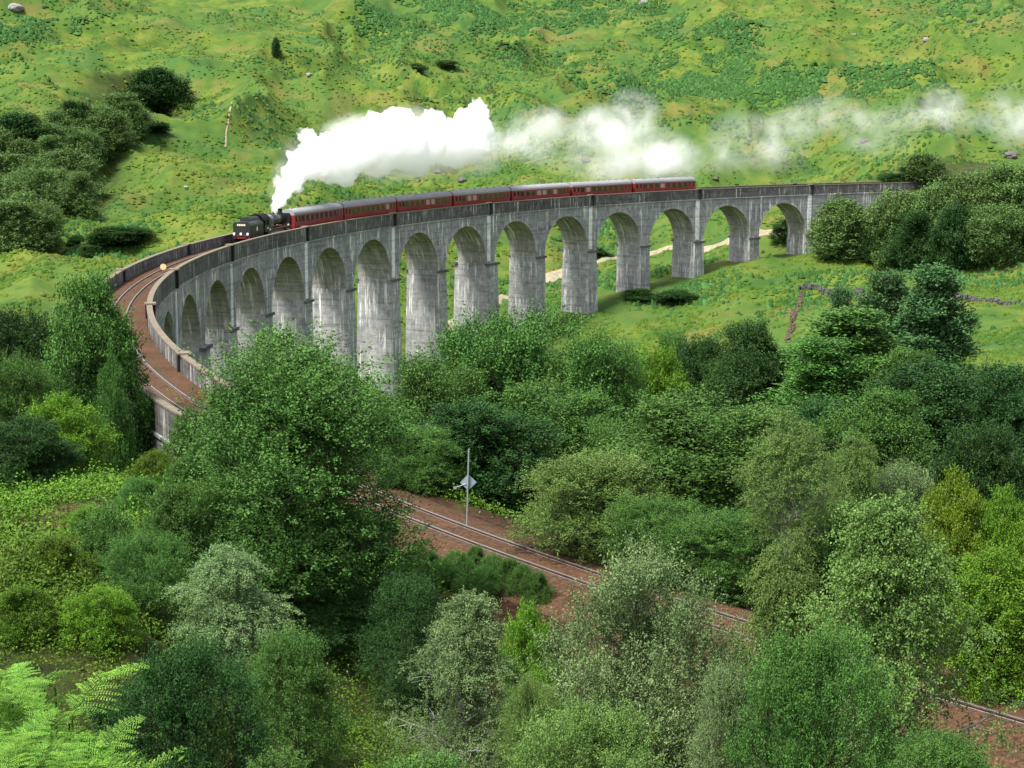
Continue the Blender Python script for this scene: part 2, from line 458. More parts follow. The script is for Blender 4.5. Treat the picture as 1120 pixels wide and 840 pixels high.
strip(mb, [(RI+.5, ZR-.25), (240.1, ZR-.16), (TR, ZR-.12), (243.2, ZR-.16), (RO-.5, ZR-.25)], 108, 208.9)
strip(mb, [(237.2, -2.3), (238.6, -1.7), (240.0, ZR-.16), (TR, ZR-.12), (243.3, ZR-.16), (244.9, -1.7), (246.3, -2.3)], 208.8, 254)
tag(mb.build('track_bed', BALLAST, smooth=True), kind='structure')
track = thing('railway_track', 'single railway line curving over the viaduct and through the trees below', 'railway track')
_t = NT('rail_steel'); _g = _t.n('ShaderNodeNewGeometry'); _sx = _t.n('ShaderNodeSeparateXYZ'); _t.l(_g.outputs['Normal'], _sx.inputs[0])
_up = _t.ramp(_sx.outputs[2], [(.6, 0.0), (.9, 1.0)]); _nz = _t.noise(_t.pos(), 3, 4)
_rust = _t.ramp(_nz, [(.3, (.035, .02, .014)), (.7, (.10, .055, .036))])
RAIL = _t.done(_t.bsdf(_t.mix(_up, _rust, (.24, .22, .21)), _t.mix(_up, .85, .5), _t.mix(_up, 0.0, .5), .4))
for rr in (TR-.752, TR+.752):
    mb = MB(); w_ = .055
    strip(mb, [(rr-.07, ZR-.16), (rr-.02, ZR-.12), (rr-w_, ZR-.05), (rr-w_, ZR), (rr+w_, ZR), (rr+w_, ZR-.05), (rr+.02, ZR-.12), (rr+.07, ZR-.16)], 108, 254, .3)
    mb.build('rail', RAIL, track)
SLEEPER = plain('sleeper_concrete', (.06, .043, .032), .9, 0, .2)
def sleeper_box(a, T0=None):
    mb = MB(); mb.box(-.13, .13, -1.25, 1.25, -.3, -.135); return mb
sl0 = sleeper_box(0).mesh('sleeper', SLEEPER)
def curve_frame(a, r=TR, z=ZR):
    p = pol(a, r, z); return p, math.radians(a+90)
k = 0
for k in range(96):
    a = 209.2 + k*.166
    o = link('sleeper', sl0, track); p, rz = curve_frame(a); o.location = p; o.rotation_euler = (0, 0, rz)
mb = MB()
for a in np.arange(150, 209.1, .166):
    p, rz = curve_frame(a); mb.box(-.13, .13, -1.25, 1.25, -.3, -.135, Matrix.Translation(p) @ Matrix.Rotation(rz, 4, 'Z'))
o = mb.build('sleeper_row', SLEEPER, track); o['kind'] = 'stuff'

# ------------------------------------------------------------------ viaduct
def concrete(name, lo, mid, hi, white=.35, dark=.5):
    t = NT(name); uv = t.n('ShaderNodeUVMap', uv_map='UVMap').outputs[0]
    p = t.pos()
    base = t.noise(p, .9, 6, .72)
    c = t.ramp(base, [(.28, lo), (.5, mid), (.74, hi)])
    big = t.noise(p, .12, 4, .6)
    c = t.mix(t.ramp(big, [(.42, 0.0), (.66, .6)]), c, lo)
    lift = t.noise(t.mapped(uv, (.05, 2.2, 1)), 1.0, 4, .7)               # shutter-board lifts
    c = t.mix(t.ramp(lift, [(.52, 0.0), (.62, .5)]), c, tuple(v*.45 for v in lo))
    st = t.noise(t.mapped(uv, (1.5, .10, 1)), 1.0, 5, .75)               # lime runs
    msk = t.noise(p, .22, 4, .65)
    f = t.math('MULTIPLY', t.ramp(st, [(.53, 0.0), (.61, 1.0)]), t.ramp(msk, [(.42, 0.0), (.56, 1.0)]))
    c = t.mix(t.math('MULTIPLY', f, white), c, (.62, .62, .58))
    ds = t.noise(t.mapped(uv, (1.1, .07, 1), (5, 3, 0)), 1.0, 5, .75)     # black damp runs
    c = t.mix(t.math('MULTIPLY', t.ramp(ds, [(.55, 0.0), (.67, 1.0)]), dark), c, (.045, .048, .055))
    spot = t.noise(p, 3.5, 5, .8)
    c = t.mix(t.ramp(spot, [(.62, 0.0), (.70, .45)]), c, (.07, .07, .07))
    return t.done(t.bsdf(c, .92, 0, .2, bump=base, bs=.4, bd=.08))
WALLC = concrete('weathered_concrete', (.12, .122, .127), (.235, .238, .243), (.36, .362, .36), 1.0, .28)
PIERC = concrete('pier_concrete', (.13, .132, .134), (.27, .272, .268), (.42, .418, .405), 1.0, .5)
INTRA = concrete('arch_soffit_concrete', (.14, .14, .12), (.27, .265, .23), (.40, .39, .35), .8, .55)
LIMED = concrete('lime_stained_concrete', (.34, .34, .34), (.66, .66, .65), (.80, .80, .78), .9, .5)
PARAC = concrete('parapet_concrete', (.048, .045, .043), (.096, .092, .089), (.17, .165, .16), .6, .35)
COPE = plain('coping_concrete', (.15, .125, .095), .95, 0, .2, .6, 1.3)
DARK_JOINT = plain('dark_joint', (.018, .018, .02), .9, 0, .2)  # near-black blocks set across the parapets

via = thing('railway_viaduct', 'long curved grey concrete viaduct with tall round arches', 'viaduct', pol(165, TR, -30))
def vb(mb, name, mat, parent=None, smooth=False):
    o = mb.build(name, mat, via if parent is None else parent, smooth)
    if parent is None: o.matrix_parent_inverse = Matrix.Translation(-via.location)
    return o
ZS, AR, ZT = -11.6, 7.62, -2.45
HW = math.degrees(AR/TR)              # half opening, degrees
HB = BAY/2
def arcU(a): return math.radians(a)*TR
NB = 21
for k in range(NB):
    ac = A0 + BAY*(k+.5)
    mb = MB(); NSEG = 28
    cols = [(ac-HB, ZS), (ac-HW, ZS)] + [(ac-HW*math.cos(math.pi*i/NSEG), ZS+AR*math.sin(math.pi*i/NSEG)) for i in range(1, NSEG)] + [(ac+HW, ZS), (ac+HB, ZS)]
    for r in (RI, RO):
        V = []; U = []
        for a, z in cols:
            V += [pol(a, r, z), pol(a, r, ZT)]; U += [(arcU(a), z), (arcU(a), ZT)]
        mb.add(V, [(2*i, 2*i+2, 2*i+3, 2*i+1) for i in range(len(cols)-1)], U)
    V = []; U = []
    for a, z in cols: V += [pol(a, RI, ZT), pol(a, RO, ZT)]; U += [(arcU(a), 0), (arcU(a), 6)]
    mb.add(V, [(2*i, 2*i+2, 2*i+3, 2*i+1) for i in range(len(cols)-1)], U)
    sp = vb(mb, 'arch_span', WALLC)
    mb = MB(); V = []; U = []
    for (a, z) in cols[1:-1]:
        for j in range(4): r = RI+(RO-RI)*j/3; V.append(pol(a, r, z)); U.append((r+50*k, z))
    n = len(cols)-2
    mb.add(V, [(i*4+j, (i+1)*4+j, (i+1)*4+j+1, i*4+j+1) for i in range(n-1) for j in range(3)], U)
    so_ = mb.build('soffit', INTRA, sp, True)
    for r0, sg in ((RI, -1), (RO, 1)):
        mb = MB(); V = []; U = []
        for i in range(NSEG+1):
            t = math.pi*i/NSEG
            for q, off in ((0, 0), (0, .055), (1, .055), (1, 0)):
                rad_ = AR + (.55 if q else 0.0)
                a = ac - math.degrees(rad_/TR)*math.cos(t); z = ZS + rad_*math.sin(t)
                V.append(pol(a, r0+sg*off, z)); U.append((arcU(a), z))
        mb.add(V, [(i*4+j, (i+1)*4+j, (i+1)*4+j+1, i*4+j+1) for i in range(NSEG) for j in range(3)], U)
        mb.build('arch_ring', PIERC, sp)
# piers
def frustum(mb, a, ht0, ht1, r0a, r0b, r1a, r1b, z0, z1):
    """tangential half widths ht (m) and radial ranges at the bottom z0 and the top z1"""
    def ring(ht, ra, rb, z):
        d = math.degrees(ht/TR); return [pol(a-d, ra, z), pol(a+d, ra, z), pol(a+d, rb, z), pol(a-d, rb, z)]
    B = ring(ht0, r0a, r0b, z0); T = ring(ht1, r1a, r1b, z1)
    c = arcU(a)
    for i in range(4):
        j = (i+1) % 4
        if i % 2 == 0: u0, u1 = c-ht0, c+ht0
        else: u0, u1 = c+50, c+50+(r0b-r0a)
        N = 6
        for q in range(N):
            f0, f1 = q/N, (q+1)/N
            mb.quad(B[i].lerp(T[i], f0), B[j].lerp(T[j], f0), B[j].lerp(T[j], f1), B[i].lerp(T[i], f1),
                    [(u0, z0+(z1-z0)*f0), (u1, z0+(z1-z0)*f0), (u1, z0+(z1-z0)*f1), (u0, z0+(z1-z0)*f1)])
    mb.quad(*T, [(0, 0)]*4)
HP = math.radians(BAY)*TR/2-AR        # half thickness of a pier at the springing
for k in range(1, NB):
    a = A0+BAY*k
    g = min(gz(*pol(a, r, 0)[:2]) for r in (RI, TR, RO))-2.0
    king = k in (7, 14)
    e = 1.0 if king else 0.0
    h = ZS-g
    mb = MB()
    frustum(mb, a, HP+.02+e*.25+h*.014, HP+.02+e*.25, RI-.12-e*.5-h*.022, RO+.12+e*.5+h*.022, RI-.12-e*.5, RO+.12+e*.5, g, ZS-.004)
    pr_ = vb(mb, 'pier', PIERC)
    d_ = HP+.30+e*.4
    for f_, sg in ((RI, -1), (RO, 1)):
        mb = MB(); q0 = f_-sg*.05; q1 = f_+sg*(.42+e*.5); lo, hi = min(q0, q1), max(q0, q1)
        V = [pol(a+math.degrees(x_/TR), r_, z_) for z_ in (ZS-.42, ZS-.02) for r_ in (lo, hi) for x_ in (-d_, d_)]
        mb.add(V, [(0,1,3,2), (4,6,7,5), (0,4,5,1), (2,3,7,6), (0,2,6,4), (1,5,7,3)])
        mb.build('impost', PARAC, pr_)
# parapets
for (r0, r1, outer) in ((RI, RI+.45, RI), (RO-.45, RO, RO)):
    mb = MB(); strip(mb, [(r0, ZT), (r0, -.16), (r1, -.16), (r1, ZT)] if True else None, 112.2, 208.6, .35)
    pw = vb(mb, 'parapet', PARAC)
    mb = MB(); strip(mb, [(r0-.06, -.16), (r0-.06, 0), (r1+.06, 0), (r1+.06, -.16), (r0-.06, -.16)], 112.2, 208.6, .35)
    mb.build('coping', COPE, pw)
    sg = -1 if outer == RI else 1
    mb = MB(); ro_ = outer
    strip(mb, [(ro_, ZT+.22), (ro_+sg*.16, ZT+.2), (ro_+sg*.16, ZT), (ro_, ZT-.02)], 112.2, 208.6, .35)
    mb.build('string_course', LIMED if False else WALLC, pw)
# refuges and pilasters over every second pier
def blk(mb, a, da0, da1, r0, r1, z0, z1):
    c = []
    for z in (z0, z1):
        for r in (r0, r1):
            for d in (da0, da1): c.append(pol(a+math.degrees(d/TR), r, z))
    U = [(arcU(a)+d, z) for z in (z0, z1) for r in (r0, r1) for d in (da0, da1)]
    mb.add(c, [(0,1,3,2), (4,6,7,5), (0,4,5,1), (2,3,7,6), (0,2,6,4), (1,5,7,3)], U)
for k in range(1, NB+1, 2):
    a = A0+BAY*k
    for face, sg in ((RI, -1), (RO, 1)):
        mb = MB(); lo, hi = sorted((face+sg*.004, face+sg*.10)); blk(mb, a, .10, 1.25, lo, hi, ZS+.3, ZT-.025)
        vb(mb, 'pilaster', LIMED)
        inn = face-sg*.45
        mb = MB(); lo, hi = sorted((face+sg*.34, inn-sg*.20)); blk(mb, a, -.28, .28, lo, hi, ZT+.24, .004)
        j = vb(mb, 'expansion_joint', DARK_JOINT)
        mb = MB(); lo, hi = sorted((face+sg*.42, inn-sg*.26)); blk(mb, a, -.55, .9, lo, hi, .008, .15)
        c = mb.build('refuge_cap', COPE, j)
# end walls
for (a0_, a1_) in ((110.5, A0-.002), (A0+BAY*NB+.002, 211.0)):
    for r0, r1 in ((RI, RI+.6), (RO-.6, RO)):
        mb = MB(); strip(mb, [(r0, -34 if a0_ < 150 else -22), (r0, ZT-.03), (r1, ZT-.03), (r1, -34 if a0_ < 150 else -22)], a0_, a1_, .35)
        vb(mb, 'abutment', WALLC)
mb = MB(); strip(mb, [(RI+.5, ZR-.6), (RO-.5, ZR-.6)], 110.6, 210.9); vb(mb, 'deck', WALLC)

# round pale sign on the inner parapet and the lineside marker
sgn = at(178.5, 300.5, 213); mb = MB()
sg_ = thing('trackside_marker', 'small pale yellow marker disc at the inner parapet on the bend', 'marker', (sgn[0], sgn[1], -.02), R(20))
mb = MB(); mb.tube([(0, -.03, .55), (0, .03, .55)], .36, 20); mb.build('disc', plain('pale_yellow_paint', (.75, .60, .30), .5), sg_)
mb = MB(); mb.tube([(0, .035, 0), (0, .035, .9)], .035, 8); mb.build('post', plain('marker_post', (.2, .2, .2), .7), sg_)

p = at(510.5, 568, 88.5); p[2] = gz(p[0], p[1])
H_ = at(513, 491, 88.5)[2]-p[2]
pole = thing('speed_board', 'diamond shaped pale board seen from behind on a thin leaning pole beside the track', 'railway sign', tuple(p), 0)
GALV = plain('galvanised_steel', (.30, .33, .34), .5, .5, .5)
mb = MB(); mb.tube([(0, 0, -.3), (.06, 0, H_*.5), (.13, 0, H_)], .045, 10); mb.build('pole', GALV, pole)
BOARD = plain('board_back', (.30, .38, .43), .5, .2, .5, .12)
zc = at(514, 528, 88.5)[2]-p[2]
mb = MB()
rot = Matrix.Translation((.10, .06, zc)) @ Matrix.Rotation(R(12), 4, 'Z') @ Matrix.Rotation(R(45), 4, 'Y')
mb.box(-.30, .30, 0, .02, -.30, .30, rot); bo = mb.build('board', BOARD, pole)
mb = MB(); mb.box(-.025, .025, -.022, -.003, -.36, .36, Matrix.Translation((.10, .06, zc)) @ Matrix.Rotation(R(12), 4, 'Z')); mb.build('stiffener', plain('dark_steel', (.05, .09, .14), .5, .4), bo)
mb = MB(); mb.tube([(.0, .02, zc-.05), (-.55, -.05, zc-.24)], .02, 6); mb.box(-.66, -.5, -.1, -.02, zc-.32, zc-.2); mb.build('lamp_arm', GALV, pole)
# ------------------------------------------------------------------ train
def prism(mb, prof, x0, x1, T=None):
    n = len(prof)
    V = [Vector((x, y, z)) for x in (x0, x1) for (y, z) in prof]
    if T: V = [T @ v for v in V]
    mb.add(V, [(i, (i+1) % n, n+(i+1) % n, n+i) for i in range(n)] + [tuple(range(n)), tuple(n+i for i in reversed(range(n)))])
def wheel_mesh(r, w=.13):
    mb = MB(); mb.tube([(0, -w/2, 0), (0, w/2, 0)], r, 20); mb.tube([(0, -w/2-.03, 0), (0, -w/2, 0)], r*1.06, 20); mb.tube([(0, -w/2-.1, 0), (0, w/2+.1, 0)], r*.25, 10)
    return mb
MAROON = plain('maroon_paint', (.20, .014, .016), .42, 0, .5, .25, .8)
ROOFG = plain('coach_roof_grey', (.22, .22, .235), .75, 0, .3, .25, .9)
BLACK = plain('loco_black', (.012, .013, .013), .38, 0, .5, .4, .9)
SOOT = plain('soot_black', (.008, .008, .008), .85, 0, .2)
UNDER = plain('underframe_black', (.018, .016, .015), .85, 0, .2)
REDP = plain('buffer_beam_red', (.26, .012, .012), .5, 0, .4)
WHITEP = plain('lamp_white', (.80, .80, .78), .4, 0, .5, .05)
CREAM = plain('cream_lettering', (.62, .56, .40), .6, 0, .3, .1)
BRASS = plain('polished_brass', (.55, .38, .12), .3, .8, .5)
GREYST = plain('boiler_sheen', (.035, .04, .045), .22, .2, .7, .3)
COALM = plain('coal', (.012, .012, .013), .7, 0, .4, .5, 6)
_t = NT('coach_glass'); GLASS = _t.done(_t.bsdf((.012, .014, .016), .08, 0, .9))
_t = NT('coach_glass_glint'); GLINT = _t.done(_t.bsdf((.28, .22, .19), .3, 0, .6))  # paler pane: window reflections painted into the glass colour

def body_prof():
    return [(-1.28, .72), (-1.36, 1.2), (-1.37, 1.9), (-1.30, 2.98), (1.30, 2.98), (1.37, 1.9), (1.36, 1.2), (1.28, .72)]
def roof_prof():
    p = []
    for i in range(13):
        t = math.pi*i/12
        p.append((-1.36*math.cos(t), 2.985+.92*math.sin(t)**.8))
    return p
HALF = 10.05
def make_coach():
    t = thing('railway_coach', 'x', 'train carriage')
    mb = MB(); prism(mb, body_prof(), -HALF, HALF); body = mb.build('body', MAROON, t)
    mb = MB(); prism(mb, roof_prof(), -HALF+.02, HALF-.02); roof = mb.build('roof', ROOFG, t)
    vm = MB(); vm.box(-.18, .18, -.16, .16, -.05, .17); vme = vm.mesh('ventilator', ROOFG)
    for i in range(8):
        v = link('ventilator', vme, roof); v.location = (-HALF+1.6+i*2.4, 0, 3.93)
    wm = MB(); wm.box(-.62, .62, -.012, .012, -.46, .46)
    wme = [wm.mesh('window', GLASS), wm.mesh('window', GLINT)]
    sm = MB(); sm.box(-.30, .30, -.012, .012, -.40, .46); sme = sm.mesh('window', GLASS)
    dm = MB(); dm.box(-.36, .36, -.015, .015, -1.05, 1.0); dme = dm.mesh('door', MAROON)
    for s in (1, -1):
        for i in range(8):
            w_ = link('window', wme[0], t); w_.location = (-6.65+i*1.9, s*1.348, 2.28); w_.rotation_euler = (s*R(3.7), 0, 0)
        for x in (-9.25, -8.0, 8.0, 9.25):
            d = link('door', dme, t); d.location = (x, s*1.362, 1.88); d.rotation_euler = (s*R(2.2), 0, 0)
            w_ = link('window', sme, d); w_.location = (0, s*.012, .42)
    mb = MB()
    mb.box(-HALF+.1, HALF-.1, -1.1, 1.1, .55, .72); mb.box(-2.5, 2.2, -1.0, 1.0, .25, .55); mb.build('underframe', UNDER, t)
    bog = MB(); bog.box(-1.9, 1.9, -1.05, -.9, .35, .62); bog.box(-1.9, 1.9, .9, 1.05, .35, .62); bog.box(-.3, .3, -1, 1, .3, .55)
    bme = bog.mesh('bogie', UNDER); wh = wheel_mesh(.46).mesh('wheel', UNDER)
    for x in (-7.1, 7.1):
        b = link('bogie', bme, t); b.location = (x, 0, 0)
        for dx in (-1.3, 1.3):
            for y in (-.75, .75):
                q = link('wheel', wh, b); q.location = (dx, y, .47)
    gm = MB(); prism(gm, [(-.75, .9), (-.75, 3.0), (-.5, 3.35), (.5, 3.35), (.75, 3.0), (.75, .9)], -.12, .40)
    gme = gm.mesh('gangway', SOOT)
    for s, r_ in ((HALF-.1, 0), (-HALF+.1, math.pi)):
        g = link('gangway', gme, t); g.location = (s, 0, 0); g.rotation_euler = (0, 0, r_)
    bf = MB(); bf.tube([(0, -.87, 1.05), (.45, -.87, 1.05)], .09, 10); bf.tube([(.45, -.87, 1.05), (.5, -.87, 1.05)], .22, 12)
    bf.tube([(0, .87, 1.05), (.45, .87, 1.05)], .09, 10); bf.tube([(.45, .87, 1.05), (.5, .87, 1.05)], .22, 12)
    for s, r_ in ((HALF, 0), (-HALF, math.pi)):
        g = link('buffer_pair', None, t); COL.objects.unlink(g); bpy.data.objects.remove(g)
        b = bf.mesh('buffers', UNDER); g = link('buffers', b, t); g.location = (s-.12, 0, 0); g.rotation_euler = (0, 0, r_)
    return t, wme
def copy_tree(o, parent=None):
    c = o.copy(); COL.objects.link(c); c.parent = parent
    for ch in list(o.children): copy_tree(ch, c)
    return c
JO = [165.46, 160.50, 155.60, 150.62, 145.60, 140.68, 135.66, 130.62]
CLAB = ['maroon coach coupled directly behind the black steam engine, first of seven', 'second maroon coach behind the steam engine, over the narrow left arches',
        'third maroon coach behind the steam engine, under the left half of the thick white steam', 'fourth maroon coach, middle one of the seven, under the right end of thick steam',
        'fifth maroon coach behind the engine, third from the tail of the train', 'sixth maroon coach behind the engine, second from the tail of the train',
        'last maroon coach at the tail of the train with empty track behind it']
proto, WME = make_coach()
for i in range(7):
    c = proto if i == 0 else copy_tree(proto)
    a = (JO[i]+JO[i+1])/2; p, rz = curve_frame(a, TR-.12)
    c.location = p; c.rotation_euler = (0, 0, rz)
    tag(c, CLAB[i], 'train carriage', 'maroon coaches of the steam train')
    rr = random.Random(i)
    for ch in c.children:
        if ch.name.startswith('window') and rr.random() < .22: ch.data = WME[1]

# --- steam engine running tender first (x forward is the direction of travel)
pf, rzf = curve_frame(167.85, TR-.08)
eng = thing('steam_locomotive', 'black steam engine running tender first at the head of the maroon coaches', 'steam engine', pf, rzf)
# tender: x from 3.3 to 9.6
mb = MB(); mb.box(3.3, 9.55, -1.22, 1.22, .95, 1.22); mb.build('tender_frame', BLACK, eng)
mb = MB()
prism(mb, [(-1.30, 1.22), (-1.32, 2.75), (-1.18, 3.12), (-1.02, 3.22), (1.02, 3.22), (1.18, 3.12), (1.32, 2.75), (1.30, 1.22)], 3.5, 9.35)
ten = mb.build('tender', BLACK, eng)
mb = MB(); prism(mb, [(-.98, 3.22), (-.85, 3.55), (-.4, 3.80), (.15, 3.86), (.7, 3.65), (.98, 3.22)], 3.7, 7.4); mb.build('coal', COALM, ten)
mb = MB()
for k in range(5): mb.box(9.352, 9.375, -.66+k*.27, -.66+k*.27+.19, 2.66, 2.93)
mb.build('number_plate', CREAM, ten)
mb = MB(); mb.tube([(6.3, 1.325, 2.05), (6.3, 1.345, 2.05)], .34, 16); mb.build('crest', CREAM, ten)
mb = MB(); mb.box(3.6, 9.3, 1.326, 1.338, 2.55, 2.59); mb.build('lining', plain('grey_lining', (.16, .16, .16), .5), ten)
mb = MB(); mb.box(9.36, 9.55, -1.28, 1.28, .82, 1.28); bb = mb.build('buffer_beam', REDP, eng)
for s in (-1, 1):
    mb = MB(); mb.tube([(9.55, s*.87, 1.05), (9.98, s*.87, 1.05)], .12, 12); mb.tube([(9.98, s*.87, 1.05), (10.04, s*.87, 1.05)], .24, 16); mb.build('buffer', UNDER, bb)
for y in (-1.05, 0, 1.05):
    mb = MB(); mb.box(9.44, 9.66, y-.12, y+.12, 1.30, 1.66); mb.tube([(9.655, y, 1.50), (9.70, y, 1.50)], .16, 14); mb.build('lamp', WHITEP, eng)
wh = wheel_mesh(.65).mesh('wheel', UNDER)
for x in (4.4, 6.4, 8.4):
    for y in (-.78, .78): q = link('wheel', wh, eng); q.location = (x, y, .66)
# cab: x from .6 to 3.2
def cabprof(h0): return [(-1.32, h0), (-1.36, 2.6), (-1.22, 3.25), (-.75, 3.82), (0, 4.05), (.75, 3.82), (1.22, 3.25), (1.36, 2.6), (1.32, h0)]
mb = MB()
for s in (-1, 1):
    mb.box(.7, 3.0, s*1.30-.03, s*1.30+.03, 1.3, 2.35); mb.box(.7, 1.25, s*1.30-.03, s*1.30+.03, 2.35, 3.1); mb.box(2.05, 2.5, s*1.30-.03, s*1.30+.03, 2.35, 3.1)
prism(mb, [(-1.33, 1.3), (-1.33, 3.15), (-.75, 3.78), (.75, 3.78), (1.33, 3.15), (1.33, 1.3)], .66, .72)
cab = mb.build('cab', BLACK, eng)
out = [(-1.46, 3.05), (-1.26, 3.40), (-.78, 3.86), (0, 4.08), (.78, 3.86), (1.26, 3.40), (1.46, 3.05)]
prof = out + [(y*.97, z-.06) for y, z in reversed(out)]
mb = MB(); prism(mb, prof, .5, 3.6); mb.build('cab_roof', SOOT, cab)
mb = MB(); mb.box(1.3, 2.0, 1.335, 1.345, 1.75, 1.98); mb.build('number', CREAM, cab)
# firebox and boiler
mb = MB()
fx = [(-.86+.0, 1.35)] + [(-.98*math.cos(math.pi*i/14), 2.75+.98*math.sin(math.pi*i/14)*.92) for i in range(15)] + [(.86, 1.35)]
prism(mb, fx, -2.2, .66); fb = mb.build('firebox', GREYST, eng)
mb = MB(); mb.tube([(-.9, .0, 3.55), (-.9, 0, 3.95)], .13, 10); mb.tube([(-.5, .0, 3.55), (-.5, 0, 3.95)], .13, 10); mb.build('safety_valve', BRASS, fb)
mb = MB(); mb.tube([(-2.2, 0, 2.72), (-5.2, 0, 2.68), (-6.9, 0, 2.64)], [.92, .86, .82], 28); bo = mb.build('boiler', GREYST, eng, True)
mb = MB()
for x in (-2.2, -3.6, -5.0, -6.3): mb.tube([(x-.04, 0, 2.68), (x+.04, 0, 2.68)], .925-(abs(x)-2.2)*.02, 28)
mb.build('boiler_band', BLACK, bo)
mb = MB(); mb.tube([(-4.1, 0, 3.45), (-4.1, 0, 3.70), (-4.1, 0, 3.84), (-4.1, 0, 3.9)], [.42, .36, .24, .05], 16); mb.build('dome', BLACK, bo)
mb = MB(); mb.tube([(-6.92, 0, 2.64), (-8.55, 0, 2.64), (-8.75, 0, 2.64)], [.90, .90, .70], 28); sb = mb.build('smokebox', SOOT, eng)
mb = MB(); mb.tube([(-7.7, 0, 3.40), (-7.7, 0, 3.62), (-7.7, 0, 4.0), (-7.7, 0, 4.16), (-7.7, 0, 4.20)], [.44, .33, .31, .39, .36], 18); mb.build('chimney', SOOT, sb)
mb = MB()
for s in (-1, 1): mb.box(-8.9, .66, s*1.28-.18 if s > 0 else -1.46, 1.46 if s > 0 else -1.10, 1.50, 1.60); mb.box(-8.6, .6, s*.95-.04, s*.95+.04, .75, 1.5)
mb.build('running_plate', plain('oily_steel', (.09, .075, .06), .45, .3), eng)
mb = MB()
for s in (-1, 1): mb.tube([(-7.9, s*1.12, .95), (-6.6, s*1.12, .95)], .36, 16)
mb.build('cylinders', BLACK, eng)
mb = MB()
for s in (-1, 1): mb.tube([(-6.6, s*1.12, .92), (-.9, s*1.05, .92)], .06, 8); mb.tube([(-4.6, s*1.0, .92), (-.6, s*1.0, .92)], .075, 8)
mb.build('coupling_rods', plain('steel_rods', (.35, .34, .33), .35, .8), eng)
wh = wheel_mesh(.91, .15).mesh('driving_wheel', UNDER)
for x in (-4.6, -2.5, -.4):
    for y in (-.76, .76): q = link('driving_wheel', wh, eng); q.location = (x, y, .92)
wh = wheel_mesh(.5).mesh('wheel', UNDER)
for x in (-8.2, -6.3):
    for y in (-.76, .76): q = link('wheel', wh, eng); q.location = (x, y, .5)
mb = MB(); mb.box(-9.1, -8.92, -1.25, 1.25, .85, 1.5); mb.build('buffer_beam', REDP, eng)
mb = MB(); mb.tube([(-8.0, 1.25, 1.72), (-7.7, 1.25, 1.72)], .13, 10); mb.tube([(.75, 1.36, 1.55), (1.0, 1.36, 1.55)], .16, 10); mb.build('steam_pipe', WHITEP, eng)

# ------------------------------------------------------------------ foliage
def leaves(P, AX, L, W, rng, upbias=.5):
    """rhombic leaves at P pointing along AX"""
    n = len(P)
    AX = AX/np.maximum(np.linalg.norm(AX, axis=1, keepdims=True), 1e-6)
    N = rng.normal(size=(n, 3)); N[:, 2] += upbias*2
    S = np.cross(AX, N); S /= np.maximum(np.linalg.norm(S, axis=1, keepdims=True), 1e-6)
    L = (L*rng.uniform(.65, 1.25, n))[:, None]; W = W*L/np.mean(L)
    U = np.cross(S, AX)
    V = np.stack([P, P+AX*L*.5+S*W*.5+U*L*.08, P+AX*L, P+AX*L*.5-S*W*.5+U*L*.08], 1)
    return V.reshape(-1, 3)

